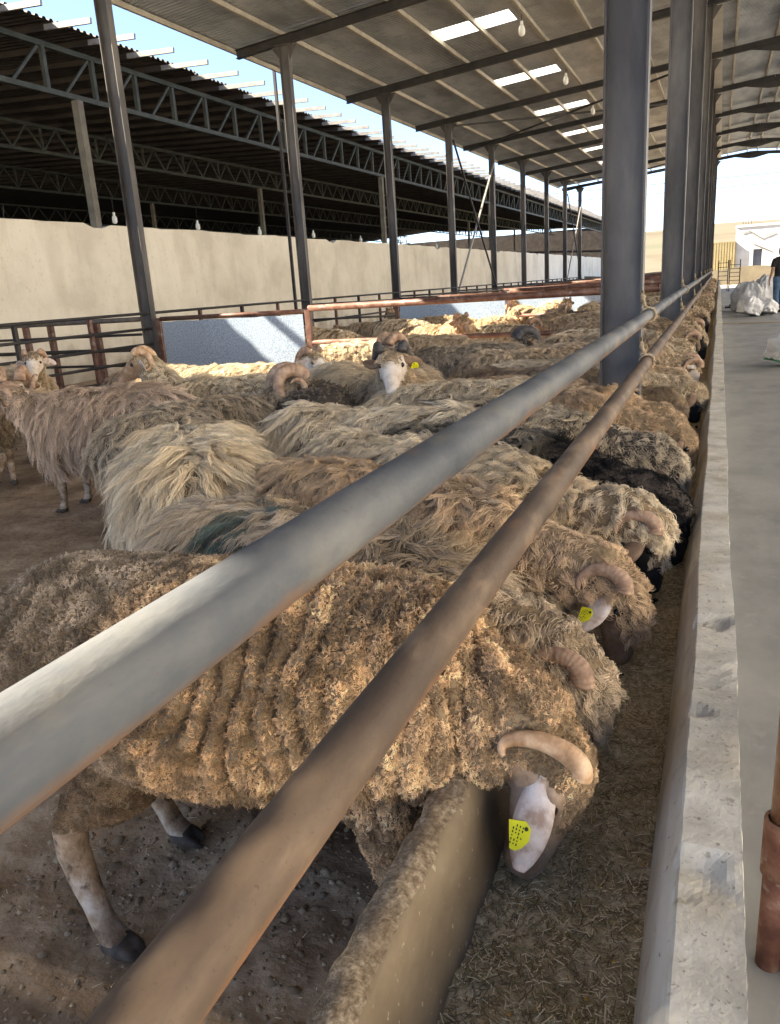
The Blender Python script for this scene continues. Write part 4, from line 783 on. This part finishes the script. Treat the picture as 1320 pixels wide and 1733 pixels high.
def mkproto(pf, lod, seed):
    out = []
    for k, (pal, st, ln, sk) in enumerate((('tan', 'mid', .07, 'skin_k'), ('orange', 'mid', .07, 'skin_b'), ('cream', 'long', .09, 'skin_b'), ('brown', 'mid', .07, 'skin_k'), ('tan', 'long', .09, 'skin_w'))):
        if pf: po, fa = (.765, .02 * (k - 2), .56), (.25, .1 * (k - 2), -.92)
        else: po, fa = [((.66, .02, .60), (.6, .1, -.75)), ((.60, .08, .80), (.7, .4, -.5)), ((.68, 0, .52), (.6, 0, -.8)), ((.62, -.08, .82), (.7, -.5, -.4)), ((.66, .1, .66), (.6, .3, -.7))][k]
        out.append(dict(o=make_sheep('x', (0, 0, 0), 0, po, fa, pal, st, lod, sk, 'curl' if k in (1, 3, 4) else None, 'horn', 'ear_brown', (), 'under_tan', GF, seed=seed + k, length=ln)))
    return out
F2 = mkproto(1, 2, 100); F3 = mkproto(1, 3, 110); G2 = mkproto(0, 2, 120); G3 = mkproto(0, 3, 130)
y = 6.32; n = 12
while y < 47.5:
    pr = (F2 if y < 17 else F3)[rr.randrange(5)]; word = {0: 'tan', 1: 'golden', 2: 'cream', 3: 'brown', 4: 'pale tan'}[(F2 if y < 17 else F3).index(pr)]
    lb = '%s sheep from the camera in the trough row, %s wool' % (ordw(n), word) if n < 40 else 'distant sheep feeding shoulder to shoulder at the far end of the trough row'
    place(pr, -.965 + rr.uniform(-.05, .05), y, rr.uniform(-7, 9), lb, GF if n < 40 else 'distant sheep in the trough row', rr.uniform(.90, 1.05)); n += 1; y += rr.uniform(.46, .62)
P2 = [(-3.25, 10.35, -75, 1, 'sunlit ram with a curled horn right behind the lower fence pipe'), (-3.95, 10.9, 150, 0, 'tan head and back left of the sunlit ram in the second pen'), (-2.6, 10.6, 10, 2, 'sunlit cream sheep right of the horned ram in the second pen'),
      (-1.55, 10.5, 175, 4, 'pale tan sheep pressed against the cross fence near the trough row'), (-1.7, 11.6, 20, 1, 'golden sheep second from the cross fence beside the trough row'), (-2.4, 12.3, 80, 3, 'brown sheep with its head raised in the second pen'),
      (-5.3, 10.6, 5, 2, 'cream sheep behind the right edge of the first metal sheet'), (-6.4, 11.5, 30, 0, 'tan sheep deep behind the first metal sheet'), (-4.6, 12.0, -10, 2, 'cream back in the middle of the second pen'),
      (-5.8, 12.9, 160, 4, 'pale tan sheep at the far left of the second pen'), (-3.4, 13.2, 70, 1, 'golden sheep near the second metal sheet'), (-1.6, 13.0, 190, 2, 'sunlit cream sheep near the nearest column in the second pen'), (-4.5, 13.7, 15, 0, 'tan sheep under the second metal sheet'), (-2.6, 14.0, 100, 4, 'pale tan sheep by the red post of the second metal sheet')]
for x, y, yaw, k, lb in P2: place(G2[k], x, y, yaw, lb, 'sheep in the second pen', rr.uniform(.96, 1.04))
for pen in range(3, 9):
    y0 = 4.6 + 5 * (pen - 1) + .7; pts = []
    for _ in range(400):
        p = (rr.uniform(-7.0, -1.7), rr.uniform(y0, y0 + 3.9))
        if all((p[0] - q[0]) ** 2 + (p[1] - q[1]) ** 2 > .62 ** 2 for q in pts): pts.append(p)
        if len(pts) >= (14 if pen < 5 else 10): break
    for x, y in pts: place((G2 if pen == 3 else G3)[rr.randrange(5)], x, y, rr.uniform(0, 360), 'distant woolly sheep standing crowded in the %s pen from the camera' % ordw(pen), 'sheep in the %s pen' % ordw(pen), rr.uniform(.94, 1.04))
# ------------------------------------------------------------------ the man by the sacks
def man(loc, yaw):
    b = MB()
    b.tube(bez([(0, 0, .92), (0, 0, 1.05), (.01, 0, 1.25), (.0, 0, 1.42), (0, 0, 1.47)], 13), np.interp(np.linspace(0, 1, 13), [0, .3, .6, .9, 1], [.10, .095, .115, .09, .05]), 16, ry=np.interp(np.linspace(0, 1, 13), [0, .3, .6, .88, 1], [.15, .14, .175, .17, .07]))
    b.tube([(0, 0, 1.44), (.015, 0, 1.55)], .055, 12)
    b.tube([(.01, 0, 1.50), (.02, 0, 1.56), (.02, 0, 1.63), (.015, 0, 1.70), (.01, 0, 1.735)], [.05, .082, .095, .085, .04], 14, ry=[.045, .066, .076, .07, .035])
    b.ball((.112, 0, 1.61), (.018, .012, .022), n=6)
    for s in (-1, 1): b.ball((.015, s * .078, 1.61), (.02, .012, .032), n=6)
    legs = []
    for s, fx in ((-1, .06), (1, -.05)):
        P = bez([(0, s * .085, .95), (.01 + fx * .4, s * .095, .70), (.02 + fx * .6, s * .10, .50), (fx - .02, s * .105, .25), (fx - .02, s * .11, .09)], 15); legs.append(P)
        b.tube(P, np.interp(np.linspace(0, 4, 15), range(5), [.095, .078, .055, .05, .036]), 12)
        b.tube([(fx - .07, s * .11, .045), (fx, s * .115, .055), (fx + .10, s * .125, .03), (fx + .17, s * .13, .022)], [.035, .045, .035, .02], 10)
    arms = []
    for s, bend in ((-1, .06), (1, .04)):
        P = bez([(0, s * .16, 1.41), (-.01, s * .215, 1.30), (-.02, s * .245, 1.12), (.02 + bend, s * .265, .90), (.03 + bend, s * .262, .87)], 14); arms.append(P)
        b.tube(P, np.interp(np.linspace(0, 4, 14), range(5), [.062, .052, .042, .028, .028]), 10)
        h = P[-1]; b.tube([h, h + (.005, 0, -.045), h + (.012, 0, -.085)], [.024, .034, .026], 8, ry=[.018, .018, .014])
        for k in range(4):
            q = h + np.array([-.022 + .016 * k, 0, -.085]); L = (.055, .066, .062, .048)[k]
            b.tube([q, q + (.004, -s * .006, -L * .5), q + (.010, -s * .018, -L)], [.0095, .009, .007], 6)
        q = h + np.array([.028, -s * .004, -.03]); b.tube([q, q + (.018, -s * .006, -.03), q + (.022, -s * .012, -.058)], [.011, .010, .008], 6)
    me = remesh(b, .009, 2); me.name = 'person'; V = getv(me)
    skin = mat('person_skin', [(.30, .17, .11), (.38, .23, .16)], 12, .6); shoe = mat('shoe', [(.04, .035, .03)], rough=.6)
    for m in (skin, shoe): me.materials.append(m)
    n = len(me.polygons); ls = np.empty(n, np.int32); me.polygons.foreach_get('loop_start', ls); lv = np.empty(len(me.loops), np.int32); me.loops.foreach_get('vertex_index', lv)
    me.polygons.foreach_set('material_index', (V[lv[ls], 2] < .085).astype(np.int32)); me.polygons.foreach_set('use_smooth', [True] * n)
    o = link('person', me); o.location = loc; o.rotation_euler = (0, 0, yaw); tag(o, 'man in a black t-shirt and blue jeans standing beside the sack pile', 'person')
    b = MB(); b.tube(bez([(0, 0, .90), (0, 0, 1.05), (.01, 0, 1.25), (.0, 0, 1.42), (0, 0, 1.485)], 13), np.interp(np.linspace(0, 1, 13), [0, .3, .6, .9, 1], [.125, .118, .135, .105, .062]), 18, ry=np.interp(np.linspace(0, 1, 13), [0, .3, .6, .88, 1], [.178, .165, .195, .185, .075]))
    for P in arms: b.tube(P[:6], np.interp(np.arange(6), [0, 5], [.078, .066]), 12)
    m = remesh(b, .013, 3); m.materials.append(mat('black_shirt', [(.010, .010, .012), (.02, .02, .022)], 12, .85, 0, .004, 9)); m.polygons.foreach_set('use_smooth', [True] * len(m.polygons)); link('t_shirt', m, o)
    b = MB(); b.tube([(0, 0, .80), (0, 0, .90), (0, 0, .99)], [.10, .125, .112], 16, ry=[.15, .18, .165])
    for P in legs: b.tube(P[:14], np.interp(np.arange(14), [0, 3, 7, 13], [.115, .095, .076, .064]), 14)
    m = remesh(b, .013, 3); m.materials.append(mat('jeans', [(.035, .07, .13), (.075, .13, .21)], 9, .85, 0, .006, 8)); m.polygons.foreach_set('use_smooth', [True] * len(m.polygons)); link('jeans', m, o)
    b = MB(); b.tube([(-.035, 0, 1.55), (-.025, 0, 1.62), (-.005, 0, 1.70), (.01, 0, 1.75), (.012, 0, 1.757)], [.055, .078, .092, .055, .02], 14, ry=[.05, .072, .079, .05, .02])
    m = remesh(b, .010, 2); m.materials.append(mat('person_hair', [(.02, .016, .012), (.05, .04, .03)], 30, .8, 0, .004, 60)); m.polygons.foreach_set('use_smooth', [True] * len(m.polygons)); link('hair', m, o)
    return o
man((1.55, 24.5, .004), math.radians(115))
